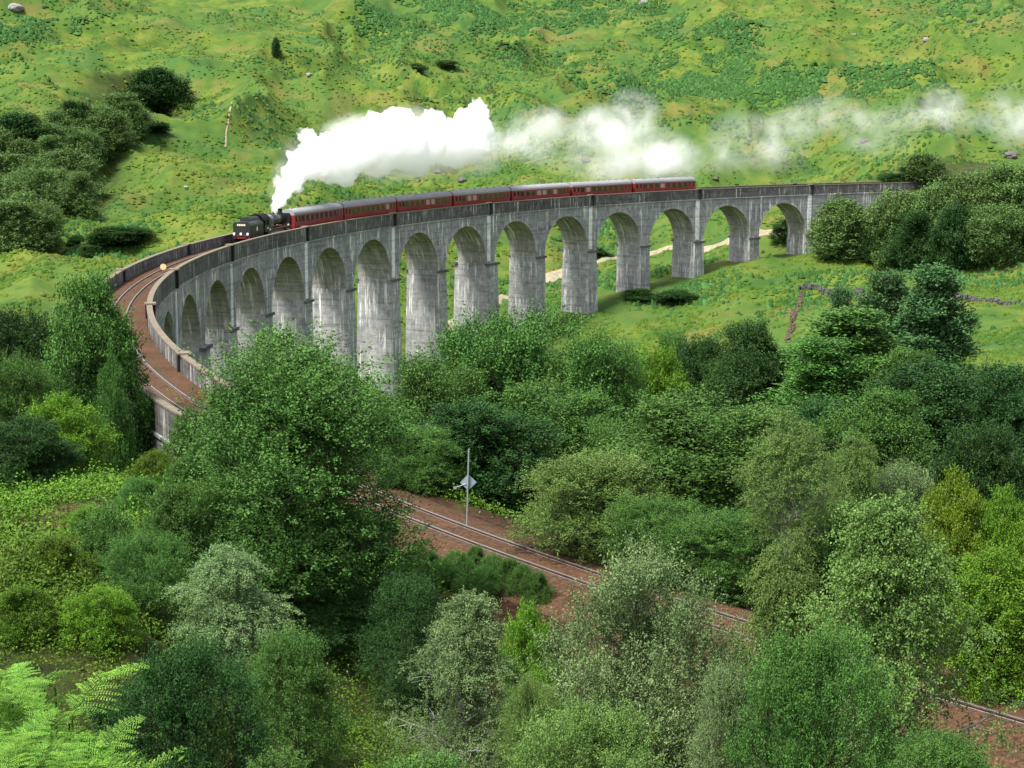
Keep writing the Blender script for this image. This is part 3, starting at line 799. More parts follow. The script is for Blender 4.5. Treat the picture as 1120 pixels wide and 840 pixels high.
SHAPES = {  # radius of the crown (0..1) against height in the crown (0..1)
    'round':  lambda t: np.sqrt(np.clip(1-((t-.42)/.60)**2, 0, 1)),
    'oval':   lambda t: np.sqrt(np.clip(1-((t-.48)/.54)**2, 0, 1)),
    'birch':  lambda t: np.clip(np.sin(np.pi*np.clip(t*.93+.05, 0, 1)**.75), 0, 1)**.8*.95,
    'pine':   lambda t: np.clip((1.02-t), 0, 1)**.62*np.clip(t*7+.35, 0, 1),
    'full':   lambda t: np.sqrt(np.clip(1-np.abs((t-.50)/.54)**3.2, 0, 1)),
    'bush':   lambda t: np.sqrt(np.clip(1-(t*.93)**2.2, 0, 1)),
}
def make_tree(seed, shape, H, W, tb, nl, nt, nk, L, LW, lobe, droop=0.0, up=.45, shoots=.25, inner=.35, open_=0.0):
    """crown and limb meshes of a tree H tall, W wide, crown starting at tb*H"""
    rng = np.random.default_rng(seed)
    f = SHAPES[shape]
    t = []
    while len(t) < nl:
        q = rng.uniform(.03, .97)
        if rng.uniform() < f(np.array(q))*.85+.15: t.append(q)
    t = np.sort(np.array(t))
    az = np.arange(nl)*2.39996+rng.uniform(-.5, .5, nl)
    sec = 1+.16*np.sin(2*az+rng.uniform(0, 6))+.12*np.sin(3*az+rng.uniform(0, 6))
    fr = np.where(rng.uniform(size=nl) < inner, rng.uniform(.1, .6, nl), rng.uniform(.72, .98, nl))
    rad = f(t)*W/2*fr*sec*rng.uniform(.85, 1.08, nl)
    lr = lobe*rng.uniform(.55, 1.45, nl)*((.34+.72*f(t)) if shape == 'pine' else (.62+.45*f(t)))
    lean = rng.normal(0, .05, 2)*H
    C = np.stack([np.cos(az)*np.maximum(rad-lr*.55, 0)+lean[0]*t, np.sin(az)*np.maximum(rad-lr*.55, 0)+lean[1]*t, tb*H+t*(H*(1-tb))-lr*.35], 1)
    # twigs
    n = nl*nt
    li = np.repeat(np.arange(nl), nt)
    d = rng.normal(size=(n, 3)); d /= np.linalg.norm(d, axis=1, keepdims=True)
    out = C[li]-np.array([0, 0, tb*H+.45*H*(1-tb)]); out /= np.maximum(np.linalg.norm(out, axis=1, keepdims=True), .1)
    d = d*.9+out*.45; d[:, 2] += up*1.15; d /= np.linalg.norm(d, axis=1, keepdims=True)
    if open_ > 0:      # thinner foliage low in the crown
        keep = rng.uniform(size=n) > open_*np.clip((.6-t[li])*2.4, 0, 1); li = li[keep]; d = d[keep]; n = len(li)
    S = C[li]+d*(lr[li]*rng.uniform(.40, 1.0, n))[:, None]*np.array([1, 1, .8])
    td = d*.8+rng.normal(size=(n, 3))*.35; td[:, 2] += up-droop; td /= np.linalg.norm(td, axis=1, keepdims=True)
    tl = lobe*rng.uniform(.35, .75, n)*np.where(rng.uniform(size=n) < shoots, 1.5, 1.0)
    lt = rng.uniform(0, 1, nl)[li]*.45+rng.uniform(0, .55, n)
    # leaves on twigs
    m = n*nk
    ti = np.repeat(np.arange(n), nk)
    s = rng.uniform(0, 1, m)
    P = S[ti]+td[ti]*(tl[ti]*s)[:, None]; P[:, 2] -= droop*(tl[ti]*s**2)*.6
    P += rng.normal(size=(m, 3))*L*.75
    AX = td[ti]*.6+rng.normal(size=(m, 3))*.7; AX[:, 2] -= droop*.8
    V = leaves(P, AX, L, LW, rng, 1.3 if L > .29 else .7)
    lo, hi = np.percentile(V[:, :2], [1.2, 98.8], axis=0); zt = np.percentile(V[:, 2], 99.6); zb = np.percentile(V[:, 2], 1.0)
    c0 = (lo+hi)/2; kx = np.array([W, W])/(hi-lo); kz = (H-tb*H)/(zt-zb)
    V[:, :2] = (V[:, :2]-c0)*kx; V[:, 2] = (V[:, 2]-zb)*kz+tb*H
    C[:, :2] = (C[:, :2]-c0)*kx; C[:, 2] = np.maximum((C[:, 2]-zb)*kz+tb*H, .04*H)
    lean = np.array([0.0, 0.0])
    F = np.arange(m*4).reshape(-1, 4)
    tint = np.clip(lt[ti]*.7+rng.uniform(0, .32, m), 0, 1)
    crown = np_mesh('crown', V, F, None, tint)
    # limbs
    mb = MB(); r0 = .018*H+.03
    top = np.array([lean[0]*.9, lean[1]*.9, H*.9])
    K = 9; tr = []
    wob = rng.normal(0, .012*H, (K, 2)); wob[0] = 0
    for i in range(K):
        q = i/(K-1); tr.append(Vector((lean[0]*q+wob[i, 0]*q, lean[1]*q+wob[i, 1]*q, -.5 if i == 0 else q*H*.92)))
    mb.tube(tr, [r0*(1.5 if i == 0 else 1)*(1-.88*i/(K-1)) for i in range(K)], 7)
    for i in range(nl):
        c = Vector(C[i]); h = max(.12*H, min(c.z-.30*math.hypot(c.x, c.y)-.05*H, .88*H))
        q = h/(H*.92)*(K-1); b = tr[min(int(q), K-2)].lerp(tr[min(int(q), K-2)+1], q-int(q)) if int(q) < K-1 else tr[-1]
        rb = max(.012, r0*(1-.88*h/(H*.92))*.5)
        mid = b.lerp(c, .5)+Vector((0, 0, (.06-.08*(droop < .1))*(c-b).length))
        end = c + (c-b).normalized()*lr[i]*.6
        mb.tube([b, b.lerp(mid, .5)+Vector(rng.normal(0, .04, 3)), mid, c, end], [rb, rb*.8, rb*.6, rb*.38, .008], 5, False)
        for _ in range(4):
            e = c+Vector(rng.normal(0, 1, 3)).normalized()*lr[i]*.9
            s_ = b.lerp(c, rng.uniform(.55, 1)); mb.tube([s_, s_.lerp(e, .5)+Vector((0, 0, .05)), e], [rb*.32, rb*.22, .006], 4, False)
    limbs = mb.mesh('trunk', None)
    return crown, limbs, H, W

PROTO = {
    # near trees: fine leaves
    'willow': [make_tree(1, 'full', 10.5, 8.2, .03, 72, 72, 40, .115, .058, 1.60, 0, .50, .40),
               make_tree(2, 'round', 8.5, 8.2, .05, 52, 70, 40, .105, .054, 1.50, 0, .55, .45, .25, .6)],
    'sallow': [make_tree(3, 'round', 7.5, 8.0, .05, 62, 64, 36, .092, .050, 1.20, .05, .45, .40, .25, .55),
               make_tree(4, 'oval', 7.5, 6.4, .05, 56, 62, 36, .092, .050, 1.10, .05, .45, .45, .25, .5)],
    'birch':  [make_tree(5, 'birch', 8.5, 5.0, .10, 74, 56, 42, .060, .040, .85, .65, .15, .4, .3, .4),
               make_tree(6, 'birch', 8.0, 4.6, .08, 70, 54, 42, .060, .040, .82, .50, .25, .5, .25, .65)],
    'slim':   [make_tree(20, 'birch', 10, 4.2, .40, 46, 46, 36, .065, .042, .70, .45, .25, .5, .2, .6)],
    'rowan':  [make_tree(7, 'oval', 6.5, 5.4, .04, 42, 56, 32, .115, .060, 1.0, .1, .4, .4)],
    'bush':   [make_tree(8, 'bush', 3.6, 5.0, .01, 36, 56, 30, .095, .052, .85, .05, .5, .4), make_tree(9, 'bush', 3.2, 4.4, .01, 32, 56, 30, .09, .050, .80, .1, .5, .4)],
    # trees across the line
    'alder':  [make_tree(11, 'full', 15, 13, .03, 70, 72, 32, .20, .105, 2.15, 0, .5, .35), make_tree(12, 'oval', 15, 10.5, .04, 60, 70, 32, .19, .105, 1.9, 0, .5, .4)],
    'oak':    [make_tree(13, 'oval', 16, 12, .03, 62, 66, 32, .23, .14, 2.05, .1, .35, .25), make_tree(14, 'round', 14, 13, .03, 58, 66, 32, .23, .14, 2.15, .1, .35, .25)],
    'pine':   [make_tree(15, 'pine', 19, 8.5, .06, 80, 50, 28, .26, .10, 1.45, -.1, .5, .6), make_tree(16, 'pine', 17, 6.5, .05, 70, 46, 28, .24, .10, 1.2, -.1, .6, .6)],
    # wood on the far hill
    'far':    [make_tree(17, 'round', 12, 11, .02, 30, 80, 28, .30, .21, 2.9, 0, .4, .15), make_tree(18, 'oval', 13, 10, .02, 26, 84, 28, .30, .21, 2.7, 0, .4, .15), make_tree(19, 'bush', 9, 11, .01, 40, 56, 26, .30, .21, 2.0, 0, .4, .3)],
}
NAME = {'willow': 'willow_tree', 'sallow': 'willow_tree', 'birch': 'birch_tree', 'slim': 'birch_tree', 'rowan': 'rowan_tree', 'bush': 'bush', 'alder': 'broadleaf_tree', 'oak': 'broadleaf_tree', 'pine': 'pine_tree', 'far': 'broadleaf_tree'}
CATG = {'bush': 'bush', 'pine': 'pine tree', 'birch': 'birch tree', 'slim': 'birch tree', 'willow': 'willow tree', 'sallow': 'willow tree'}
_cnt = {}
def tree(px, wpx, top, D, kind, leaf, label, group=None, h=None, sink=.15, name=None, rot=None, fit=None):
    """stands a tree of the photo's width and top height at distance D"""
    if fit:        # slide along the sight line until the ground lies h below the tree top
        Ds = np.linspace(D*.72, D*1.5, 240); Q = np.array([at(px, top, d) for d in Ds]); gap = Q[:, 2]-terrain(Q[:, 0], Q[:, 1])
        D = float(Ds[np.argmin(np.abs(gap-fit)+np.abs(Ds-D)*.012)])
    p = at(px, top, D); g = gz(p[0], p[1]); Ht = h if h else p[2]-g
    if fit: Ht = max(Ht, fit*.75)
    Ht = max(1.2, Ht); Wd = wpx*D/FPX
    v = PROTO[kind]; i = _cnt.get(kind, 0); _cnt[kind] = i+1
    cr, tk, H0, W0 = v[i % len(v)]
    rng = random.Random(i*31+7)
    e = thing(name or NAME[kind], label, CATG.get(kind, 'tree'), (p[0], p[1], g-sink), rot if rot is not None else rng.uniform(0, 6.28), group)
    # W0 is the nominal crown width: lobes spill a little past it
    s = Wd/(W0*1.0); e.scale = (s, s, (Ht+sink)/H0)
    c = link('crown', cr, e); t = link('trunk', tk, e)
    for o, m in ((c, LEAF[leaf]), (t, BIRCHBARK if kind in ('birch', 'slim') else BARK)):
        if not o.data.materials: o.data.materials.append(None)
        o.material_slots[0].link = 'OBJECT'; o.material_slots[0].material = m
    return e

G1 = 'trees in front of the railway line'; G2 = 'trees between the railway line and the field'; G3 = 'trees outside the near bend of the viaduct'
G4 = 'trees at the far end of the viaduct'; G5 = 'trees of the gully wood on the left hillside'
T = tree
# left, outside the bend
T(100, 112, 308, 122, 'oak', 'mid', 'tall ragged dark green tree with a pale trunk at the outer side of the bend', G3)
T(20, 100, 345, 140, 'oak', 'dark', 'dark green tree at the left edge, level with the tall ragged tree by the bend', G3)
T(74, 92, 466, 104, 'rowan', 'bright', 'small bright green tree below the tall ragged tree by the bend', G3, h=6)
T(8, 90, 412, 116, 'alder', 'mid', 'mid green tree at the left edge below the dark green tree', G3, h=10)
T(28, 90, 300, 200, 'far', 'mid', 'low dark bush on the grass slope above the dark tree at the left edge', G3, h=7)
T(-20, 80, 310, 180, 'far', 'mid', 'low green bush cut by the left edge of the photo above the dark tree', G3, h=8)
T(122, 34, 392, 118, 'rowan', 'mid', 'small leafy tree touching the outer parapet beside the tall ragged tree', G3)
T(52, 70, 400, 128, 'alder', 'dark', 'dark tree behind the small bright tree by the bend', G3)
T(30, 90, 500, 100, 'rowan', 'dark', 'low dark shrub under the small bright tree at the left', G3, h=4.5, name='bush')
T(208, 50, 480, 96, 'rowan', 'mid', 'leafy shrub growing against the end of the outer parapet', G3, h=4)
T(170, 60, 520, 90, 'bush', 'under', 'low yellow-green shrub on the crest of the knoll below the viaduct end', G3, h=2.0)
# front of the line
T(312, 244, 371, 72, 'willow', 'mid', 'big rounded willow hiding the track at the near end of the viaduct', G1, rot=1.0)
T(390, 90, 560, 80, 'sallow', 'mid', 'low willow at the right foot of the big rounded willow', G1)
T(250, 118, 600, 60, 'birch', 'grey', 'drooping grey-green birch in front of the big rounded willow', G1)
T(325, 120, 694, 53, 'sallow', 'mid', 'rounded mid green willow bush at the foot of the drooping birch', G1)
T(205, 150, 705, 47, 'sallow', 'dark', 'dark willow bush left of the foot of the drooping birch', G1)
T(125, 100, 690, 50, 'bush', 'dark', 'dark bush between the bracken fronds and the drooping birch', G1, h=3.6)
T(120, 80, 590, 66, 'bush', 'mid', 'green bush on the slope of the knoll left of the drooping birch', G1, h=3.0)
T(190, 80, 610, 70, 'bush', 'mid', 'mid green bush between the knoll and the drooping birch', G1, h=3.6)
T(440, 106, 632, 66, 'sallow', 'dark', 'dark green rounded willow below the ferny bank of the track', G1)
T(505, 124, 655, 54, 'birch', 'grey', 'pale feathery birch in the bottom middle left of the yellow-green shrub', G1)
T(585, 74, 665, 60, 'rowan', 'bright', 'yellow-green leafy shrub between the feathery birch and the pale spreading willow', G1)
T(585, 80, 745, 50, 'sallow', 'birch', 'small pale willow at the bottom edge under the yellow-green shrub', G1)
T(698, 215, 603, 53, 'willow', 'grey', 'pale grey-green spreading willow in the bottom middle with dark branches showing', G1)
T(855, 122, 592, 56, 'birch', 'birch', 'upright pale birch right of the spreading willow', G1)
T(790, 90, 728, 48, 'sallow', 'grey', 'low grey willow between the spreading willow and the upright birch', G1)
T(982, 200, 546, 51, 'birch', 'birch', 'large pale green tree with dark forked branches at the lower right', G1)
T(900, 150, 690, 45, 'sallow', 'mid', 'dark green willow along the bottom edge under the large pale tree', G1)
T(1020, 150, 806, 40, 'sallow', 'mid', 'mid green willow at the bottom right under the large pale tree', G1)
T(1092, 130, 605, 65, 'rowan', 'bright', 'bright yellow-green tree at the right edge beside the large pale tree', G2)
T(640, 160, 775, 40, 'sallow', 'birch', 'low pale willow along the bottom edge under the spreading willow', G1)
T(400, 120, 785, 42, 'bush', 'under', 'yellow-green bush on the bottom edge below the dark rounded willow', G1, h=2.6)
T(300, 130, 790, 42, 'bush', 'mid', 'green bush on the bottom edge under the drooping birch', G1, h=3)
T(470, 150, 760, 46, 'bush', 'mid', 'green bush on the bottom edge under the feathery birch', G1, h=3)
T(658, 172, 500, 84, 'sallow', 'birch', 'pale rounded willow overhanging the track right of the diamond board', G1)
T(720, 120, 545, 80, 'sallow', 'mid', 'mid green willow hiding the track right of the pale overhanging willow', G1)
T(795, 130, 560, 78, 'sallow', 'mid', 'dark leafy willow behind the upright pale birch', G1)
T(160, 90, 640, 62, 'sallow', 'mid', 'leafy green bush on the lower slope of the knoll above the dark willow bush', G1, h=3.6)
T(60, 80, 640, 64, 'bush', 'under', 'low scrubby bush on the knoll near the left edge', G1, h=1.8)
T(70, 90, 712, 44, 'bush', 'mid', 'mid green bush right behind the tips of the bracken fronds', G1, h=2.0)
T(120, 80, 735, 42, 'bush', 'dark', 'dark bush in the hollow right of the bracken fronds', G1, h=2.2)
T(180, 120, 790, 38, 'bush', 'dark', 'dark bush on the bottom edge right of the bracken corner', G1, h=2.2)
T(20, 70, 655, 58, 'bush', 'under', 'scrubby bush at the left edge above the bracken fronds', G1, h=1.6)
T(110, 80, 655, 58, 'bush', 'bright', 'bright green bush above the bracken fronds', G1, h=1.8)
T(45, 110, 690, 50, 'bush', 'mid', 'low bush behind the bracken fronds at the left edge', G1, h=2.2)
T(360, 110, 640, 70, 'sallow', 'dark', 'dark shaded willow between the drooping birch and the dark rounded willow', G1)
T(400, 70, 640, 74, 'bush', 'mid', 'green bush under the right side of the big rounded willow', G1, h=2.6)
T(330, 120, 572, 75, 'sallow', 'dark', 'dark willow under the front of the big rounded willow', G1)
T(285, 80, 560, 76, 'sallow', 'mid', 'green willow at the left foot of the big rounded willow', G1)
T(95, 60, 575, 76, 'bush', 'bright', 'bright low bush on the bracken slope of the knoll', G1, h=1.8)
T(150, 50, 560, 82, 'bush', 'mid', 'small green bush near the crest of the knoll', G1, h=1.7)
T(215, 70, 545, 84, 'bush', 'mid', 'green bush between the knoll crest and the big rounded willow', G1, h=2.8)
T(555, 60, 700, 56, 'bush', 'birch', 'small pale bush left of the yellow-green shrub', G1, h=2.4)
T(235, 90, 575, 72, 'sallow', 'mid', 'green willow between the knoll and the foot of the big rounded willow', G1, h=4)
T(455, 50, 655, 70, 'bush', 'mid', 'small bush at the edge of the red-brown bank left of the ferns', G1, h=1.4)
T(600, 50, 655, 68, 'bush', 'under', 'small bush on the red-brown bank right of the ferns', G1, h=1.2)
T(1095, 120, 796, 43, 'bush', 'mid', 'mid green bush in the bottom right corner', G1, h=2.2)
T(960, 90, 790, 44, 'bush', 'birch', 'pale bush at the foot of the large pale green tree', G1, h=2.0)
T(110, 110, 704, 42, 'bush', 'mid', 'leafy bush behind the tip of the right-pointing bracken frond', G1, h=2.4)
T(30, 90, 690, 44, 'bush', 'dark', 'dark bush above the bracken at the left edge', G1, h=2.2)
T(640, 80, 668, 64, 'bush', 'mid', 'mid green bush in front of the track left of the spreading willow', G1, h=2.0)
T(420, 70, 622, 76, 'bush', 'bright', 'bright green bush at the top of the red-brown bank', G1, h=1.8)
T(750, 80, 700, 58, 'bush', 'mid', 'mid green bush in front of the track right of the spreading willow', G1, h=1.8)
# across the line
T(560, 196, 350, 132, 'alder', 'mid', 'broad green tree in front of the middle piers, tallest of its clump', G2)
T(478, 130, 400, 124, 'alder', 'mid', 'green tree at the left of the clump, beside the lime-stained pier foot', G2)
T(650, 110, 372, 136, 'alder', 'mid', 'green tree at the right of the clump in front of the middle piers', G2)
T(600, 150, 425, 112, 'alder', 'mid', 'dark green tree behind the pale overhanging willow', G2)
T(520, 150, 440, 104, 'oak', 'dark', 'dark shaded tree right behind the diamond board', G2)
T(450, 90, 470, 100, 'alder', 'mid', 'shaded tree between the big rounded willow and the diamond board', G2)
T(716, 76, 384, 155, 'oak', 'bright', 'bright green rounded tree at the right of the middle clump', G2)
T(765, 215, 440, 92, 'alder', 'mid', 'broad mid green tree in the centre right behind the overhanging willow', G2)
T(700, 120, 460, 108, 'alder', 'mid', 'mid green tree left of the broad centre right tree', G2)
T(868, 100, 448, 75, 'slim', 'birch', 'light birch with a straight white trunk right of the broad centre tree', G2)
T(936, 84, 478, 84, 'birch', 'birch', 'pale leaning birch right of the white-trunked birch', G2)
T(905, 110, 550, 80, 'alder', 'mid', 'grey-green tree in front of the white-trunked birch', G2)
T(1046, 78, 518, 80, 'rowan', 'yellow', 'small yellow-green tree in front of the dark trees on the right', G2)
T(1098, 76, 540, 80, 'rowan', 'bright', 'bright green tree at the right edge in front of the dark trees', G2)
T(990, 90, 510, 86, 'sallow', 'grey', 'grey-green willow between the pale leaning birch and the yellow-green tree', G2)
T(826, 100, 357, 168, 'oak', 'dark', 'dark green tree with a pointed top left of the pines', G2)
T(768, 70, 372, 182, 'oak', 'dark', 'dark tree left of the pointed dark tree', G2)
T(742, 56, 368, 196, 'oak', 'mid', 'small dark tree at the field edge left of the two dark trees', G2)
T(800, 60, 395, 170, 'oak', 'mid', 'mid green bushy tree between the two dark trees', G2)
T(914, 130, 374, 160, 'pine', 'mid', 'rounded pine below the field wall with a visible bare trunk', G2)
T(958, 170, 342, 166, 'pine', 'mid', 'broad dark pine in front of the tall pair of pines', G2)
T(962, 92, 300, 186, 'pine', 'teal', 'tall blue-green pine, left one of the tall pair', G2)
T(1005, 112, 294, 182, 'pine', 'teal', 'tall blue-green pine, right one of the tall pair', G2)
T(926, 56, 318, 190, 'pine', 'teal', 'slender grey-blue pine left of the tall pair', G2)
T(985, 90, 385, 160, 'oak', 'mid', 'dark green tree at the foot of the tall pair of pines', G2)
T(1024, 150, 398, 146, 'oak', 'dark', 'wide dark green spreading tree on the right below the field', G2)
T(1108, 96, 402, 142, 'oak', 'dark', 'dark green tree at the right edge below the field', G2)
T(900, 110, 440, 140, 'oak', 'dark', 'dark tree behind the white-trunked birch', G2)
T(960, 110, 430, 132, 'oak', 'mid', 'dark green tree behind the pale leaning birch', G2)
T(1075, 100, 470, 120, 'oak', 'dark', 'shaded dark tree behind the small yellow-green tree', G2)
# far end of the viaduct
T(922, 64, 219, 415, 'far', 'gully', 'dark rounded tree filling the last open arch', G4)
T(985, 62, 210, 408, 'far', 'gully', 'dark tree against the end wall of the viaduct beside the last arch', G4)
T(955, 30, 232, 412, 'far', 'dark', 'small dark tree between the last arch and the end wall', G4)
T(1026, 62, 202, 405, 'far', 'gully', 'green tree hiding the end of the parapet', G4)
T(1066, 66, 190, 402, 'far', 'gully', 'tall green tree second from the right edge at the far end', G4)
T(1106, 70, 182, 400, 'far', 'gully', 'tallest green tree at the right edge at the far end of the viaduct', G4)
T(1046, 50, 225, 392, 'far', 'dark', 'dark low tree in front of the tall trees at the far end', G4)
T(1090, 56, 224, 390, 'far', 'gully', 'low tree in front of the tallest tree at the right edge', G4)
T(1000, 50, 232, 398, 'far', 'dark', 'dark low tree in front of the end wall', G4)
T(1012, 46, 178, 452, 'far', 'gully', 'rounded bush showing above the parapet at the far end', G4, h=7)
T(977, 26, 188, 452, 'far', 'dark', 'small dark bush showing above the parapet left of the rounded one', G4, h=4)
T(1130, 60, 200, 395, 'far', 'gully', 'tree cut by the right edge at the far end of the viaduct', G4)
# gully wood
T(172, 66, 76, 640, 'far', 'dark', 'large very dark round tree at the top right of the gully wood', G5, rot=.4, fit=15)
T(150, 34, 95, 640, 'far', 'dark', 'small dark tree at the left foot of the large dark round tree', G5, fit=8)
for px, w_, top, D, lf, lab in [
    (80, 34, 112, 610, 'dark', 'dark pointed tree at the upper left of the gully wood'),
    (15, 56, 126, 560, 'dark', 'dark broad tree at the left edge in the middle of the gully wood'),
    (88, 34, 144, 505, 'gully', 'pointed tree at the right margin of the gully wood, halfway up'),
    (12, 58, 222, 395, 'gully', 'lowest tree of the gully wood at the left edge'),
    (78, 50, 166, 455, 'gully', 'broad round tree at the right margin of the gully wood, above the lowest group'),
    (38, 46, 186, 425, 'gully', 'twin round tree in the lower part of the gully wood')]:
    T(px, w_*1.15, top, D, 'far', lf, lab, G5, fit=12)
for px, w_, top, D in [(132, 44, 103, 620), (112, 40, 118, 590), (64, 40, 122, 590), (46, 40, 136, 560), (104, 34, 132, 560), (70, 36, 140, 535), (52, 34, 150, 515), (26, 44, 155, 500),
                       (60, 40, 168, 480), (8, 46, 170, 470), (34, 36, 175, 470), (58, 42, 186, 445), (84, 34, 190, 440), (14, 42, 192, 440), (52, 44, 205, 415), (72, 36, 205, 420), (24, 38, 212, 415), (44, 34, 222, 405), (122, 30, 125, 585), (-14, 50, 190, 440), (-16, 50, 140, 540), (142, 26, 112, 612)]:
    T(px, w_*1.2, top, D, 'far', 'gully', 'rounded grey-green tree packed among others in the gully wood', G5, fit=11)
T(301, 9, 42, 900, 'far', 'dark', 'tiny lone dark tree high on the open hillside', None)

# ------------------------------------------------------------------ scattered ground cover
def scatter_leaves(name, X, Y, Z, n, r, hgt, L, W, leaf, rng, up=.8):
    m = len(X)*n; i = np.repeat(np.arange(len(X)), n)
    rr = r[i]*np.sqrt(rng.uniform(0, 1, m)); th = rng.uniform(0, 6.283, m)
    P = np.stack([X[i]+rr*np.cos(th), Y[i]+rr*np.sin(th), Z[i]+hgt[i]*(1-(rr/r[i])**2)*rng.uniform(.25, 1, m)], 1)
    AX = np.stack([np.cos(th), np.sin(th), rng.normal(.25, .45, m)], 1)+rng.normal(size=(m, 3))*.5
    V = leaves(P, AX, L, W, rng, up)
    tint = np.clip(rng.uniform(0, .5, len(X))[i]+rng.uniform(0, .5, m), 0, 1)
    o = link(name, np_mesh(name, V, np.arange(m*4).reshape(-1, 4), LEAF[leaf], tint)); o['kind'] = 'stuff'; return o
rng = np.random.default_rng(5)
def near_points(n, dmin, dmax, amax=34):
    D = np.sqrt(rng.uniform(dmin**2, dmax**2, n)); A = np.radians(rng.uniform(-amax, amax, n))
    X, Y = D*np.sin(A), D*np.cos(A)
    rho = np.hypot(X-CX, Y-CY)-TR; an = np.degrees(np.arctan2(Y-CY, X-CX)) % 360
    k = ~((np.abs(rho) < 5.0) & (an > 206)) & ~((np.abs(rho) < 4.5) & (an < 206))
    return X[k], Y[k], rho[k], an[k], D[k]
X, Y, rho, an, D = near_points(34000, 12, 150)
keep = (fbm(X/7, Y/7, 90, 3) > .30) & ~((rho > 0) & (rho < 5.2+4*vnoise(X/3, Y/3, 7)) & (an > 211.5)); X, Y = X[keep], Y[keep]; D = D[keep]
q = D < 68; x_, y_ = X[q], Y[q]
scatter_leaves('undergrowth', x_, y_, terrain(x_, y_), 110, rng.uniform(.5, 1.2, len(x_)), rng.uniform(.4, 1.4, len(x_)), .095, .055, 'under', rng)
x_, y_ = X[~q], Y[~q]
scatter_leaves('undergrowth', x_, y_, terrain(x_, y_), 36, rng.uniform(.5, 1.2, len(x_)), rng.uniform(.4, 1.4, len(x_)), .17, .10, 'under', rng)
X, Y, rho, an, D = near_points(2600, 60, 100, 20)
bkp = [at(35, 600, 76), at(70, 680, 62)]
k = (np.hypot(X-bkp[0][0], (Y-bkp[0][1])*.6) < 5) | (np.hypot(X-bkp[1][0], (Y-bkp[1][1])*.6) < 4) | ((rho > 4) & (rho < 11) & (an > 209) & (rng.uniform(size=len(X)) < .35))
X, Y = X[k], Y[k]
scatter_leaves('dead_bracken', X, Y, terrain(X, Y), 22, rng.uniform(.4, .8, len(X)), rng.uniform(.15, .45, len(X)), .13, .05, 'heath', rng)
# bracken on the knoll; the light on its crest is painted as brighter leaves
kx, ky = [], []
for _ in range(430):
    q, dd = hit(rng.uniform(5, 260), rng.uniform(520, 690), 45, 120, 140); kx.append(q[0]+rng.normal(0, .6)); ky.append(q[1]+rng.normal(0, .8))
kx, ky = np.array(kx), np.array(ky)
q = np.hypot(kx-bkp[0][0], (ky-bkp[0][1])*.5) > 4.2; kx, ky = kx[q], ky[q]; cr_ = np.hypot(kx, ky) > 79
for q, lf in ((cr_, 'bright'), (~cr_, 'under')):
    scatter_leaves('knoll_bracken', kx[q], ky[q], terrain(kx[q], ky[q]), 130, rng.uniform(.4, 1.1, q.sum()), rng.uniform(.5, 2.0, q.sum()), .13, .08, lf, rng)

# tussocks on the open hillside
def domes(name, X, Y, Z, S, Hh, leaf, rng):
    n = len(X); base = []
    for k in range(6): base.append((math.cos(k*1.0472), math.sin(k*1.0472), -.25))
    for k in range(4): base.append((.6*math.cos(k*1.5708+.5), .6*math.sin(k*1.5708+.5), .7))
    base.append((0, 0, 1.0)); base = np.array(base)
    V = base[None]*np.stack([S, S*rng.uniform(.7, 1.3, n), Hh], 1)[:, None, :]
    V = V*rng.uniform(.65, 1.35, (n, 11, 1))
    th = rng.uniform(0, 6.283, n); c, s = np.cos(th)[:, None], np.sin(th)[:, None]
    V = np.stack([V[:, :, 0]*c-V[:, :, 1]*s+X[:, None], V[:, :, 0]*s+V[:, :, 1]*c+Y[:, None], V[:, :, 2]+Z[:, None]], 2)
    f = [(0,1,6),(1,7,6),(1,2,7),(2,3,7),(3,8,7),(3,4,8),(4,9,8),(4,5,9),(5,0,9),(0,6,9),(6,7,10),(7,8,10),(8,9,10),(9,6,10)]
    F = (np.array(f)[None]+(np.arange(n)*11)[:, None, None]).reshape(-1, 3)
    tint = np.repeat(rng.uniform(0, 1, n), len(f))
    o = link(name, np_mesh(name, V.reshape(-1, 3), F, LEAF[leaf], tint)); o['kind'] = 'stuff'; return o
def hill_points(n, dmin, dmax):
    u = rng.uniform(0, 1, n); D = dmin*(dmax/dmin)**u; A = np.radians(rng.uniform(-27, 27, n))
    X, Y = D*np.sin(A), D*np.cos(A)
    rho = np.hypot(X-CX, Y-CY)-TR; an = np.degrees(np.arctan2(Y-CY, X-CX)) % 360
    k = ~((np.abs(rho) < 4.5) & (an > 108) & (an < 216))
    for a, b in zip(PATHPTS[:-1], PATHPTS[1:]):
        d = b[:2]-a[:2]; t = np.clip(((X-a[0])*d[0]+(Y-a[1])*d[1])/(d@d), 0, 1); k &= np.hypot(X-a[0]-t*d[0], Y-a[1]-t*d[1]) > 3.0
    return X[k], Y[k]
X, Y = hill_points(220000, 165, 1150); k = fbm(X/12, Y/12, 101, 3) > .40; X, Y = X[k], Y[k]; Z = terrain(X, Y)
dd = np.hypot(X, Y)/500
domes('grass_tussocks', X, Y, Z, rng.uniform(.22, .70, len(X))*(.6+.5*dd), rng.uniform(.15, .48, len(X))*(.7+.4*dd), 'turf', rng)
X, Y = hill_points(120000, 225, 1200)
m_ = fbm(X/46+3, Y/46, 131, 4); k = (m_ > .585) | (rng.uniform(size=len(X)) < .012); X, Y = X[k], Y[k]; Z = terrain(X, Y); dd = np.hypot(X, Y)/500
domes('hill_bracken', X, Y, Z, rng.uniform(.3, .8, len(X))*(.6+.5*dd), rng.uniform(.3, .9, len(X))*(.7+.4*dd), 'bracken', rng)

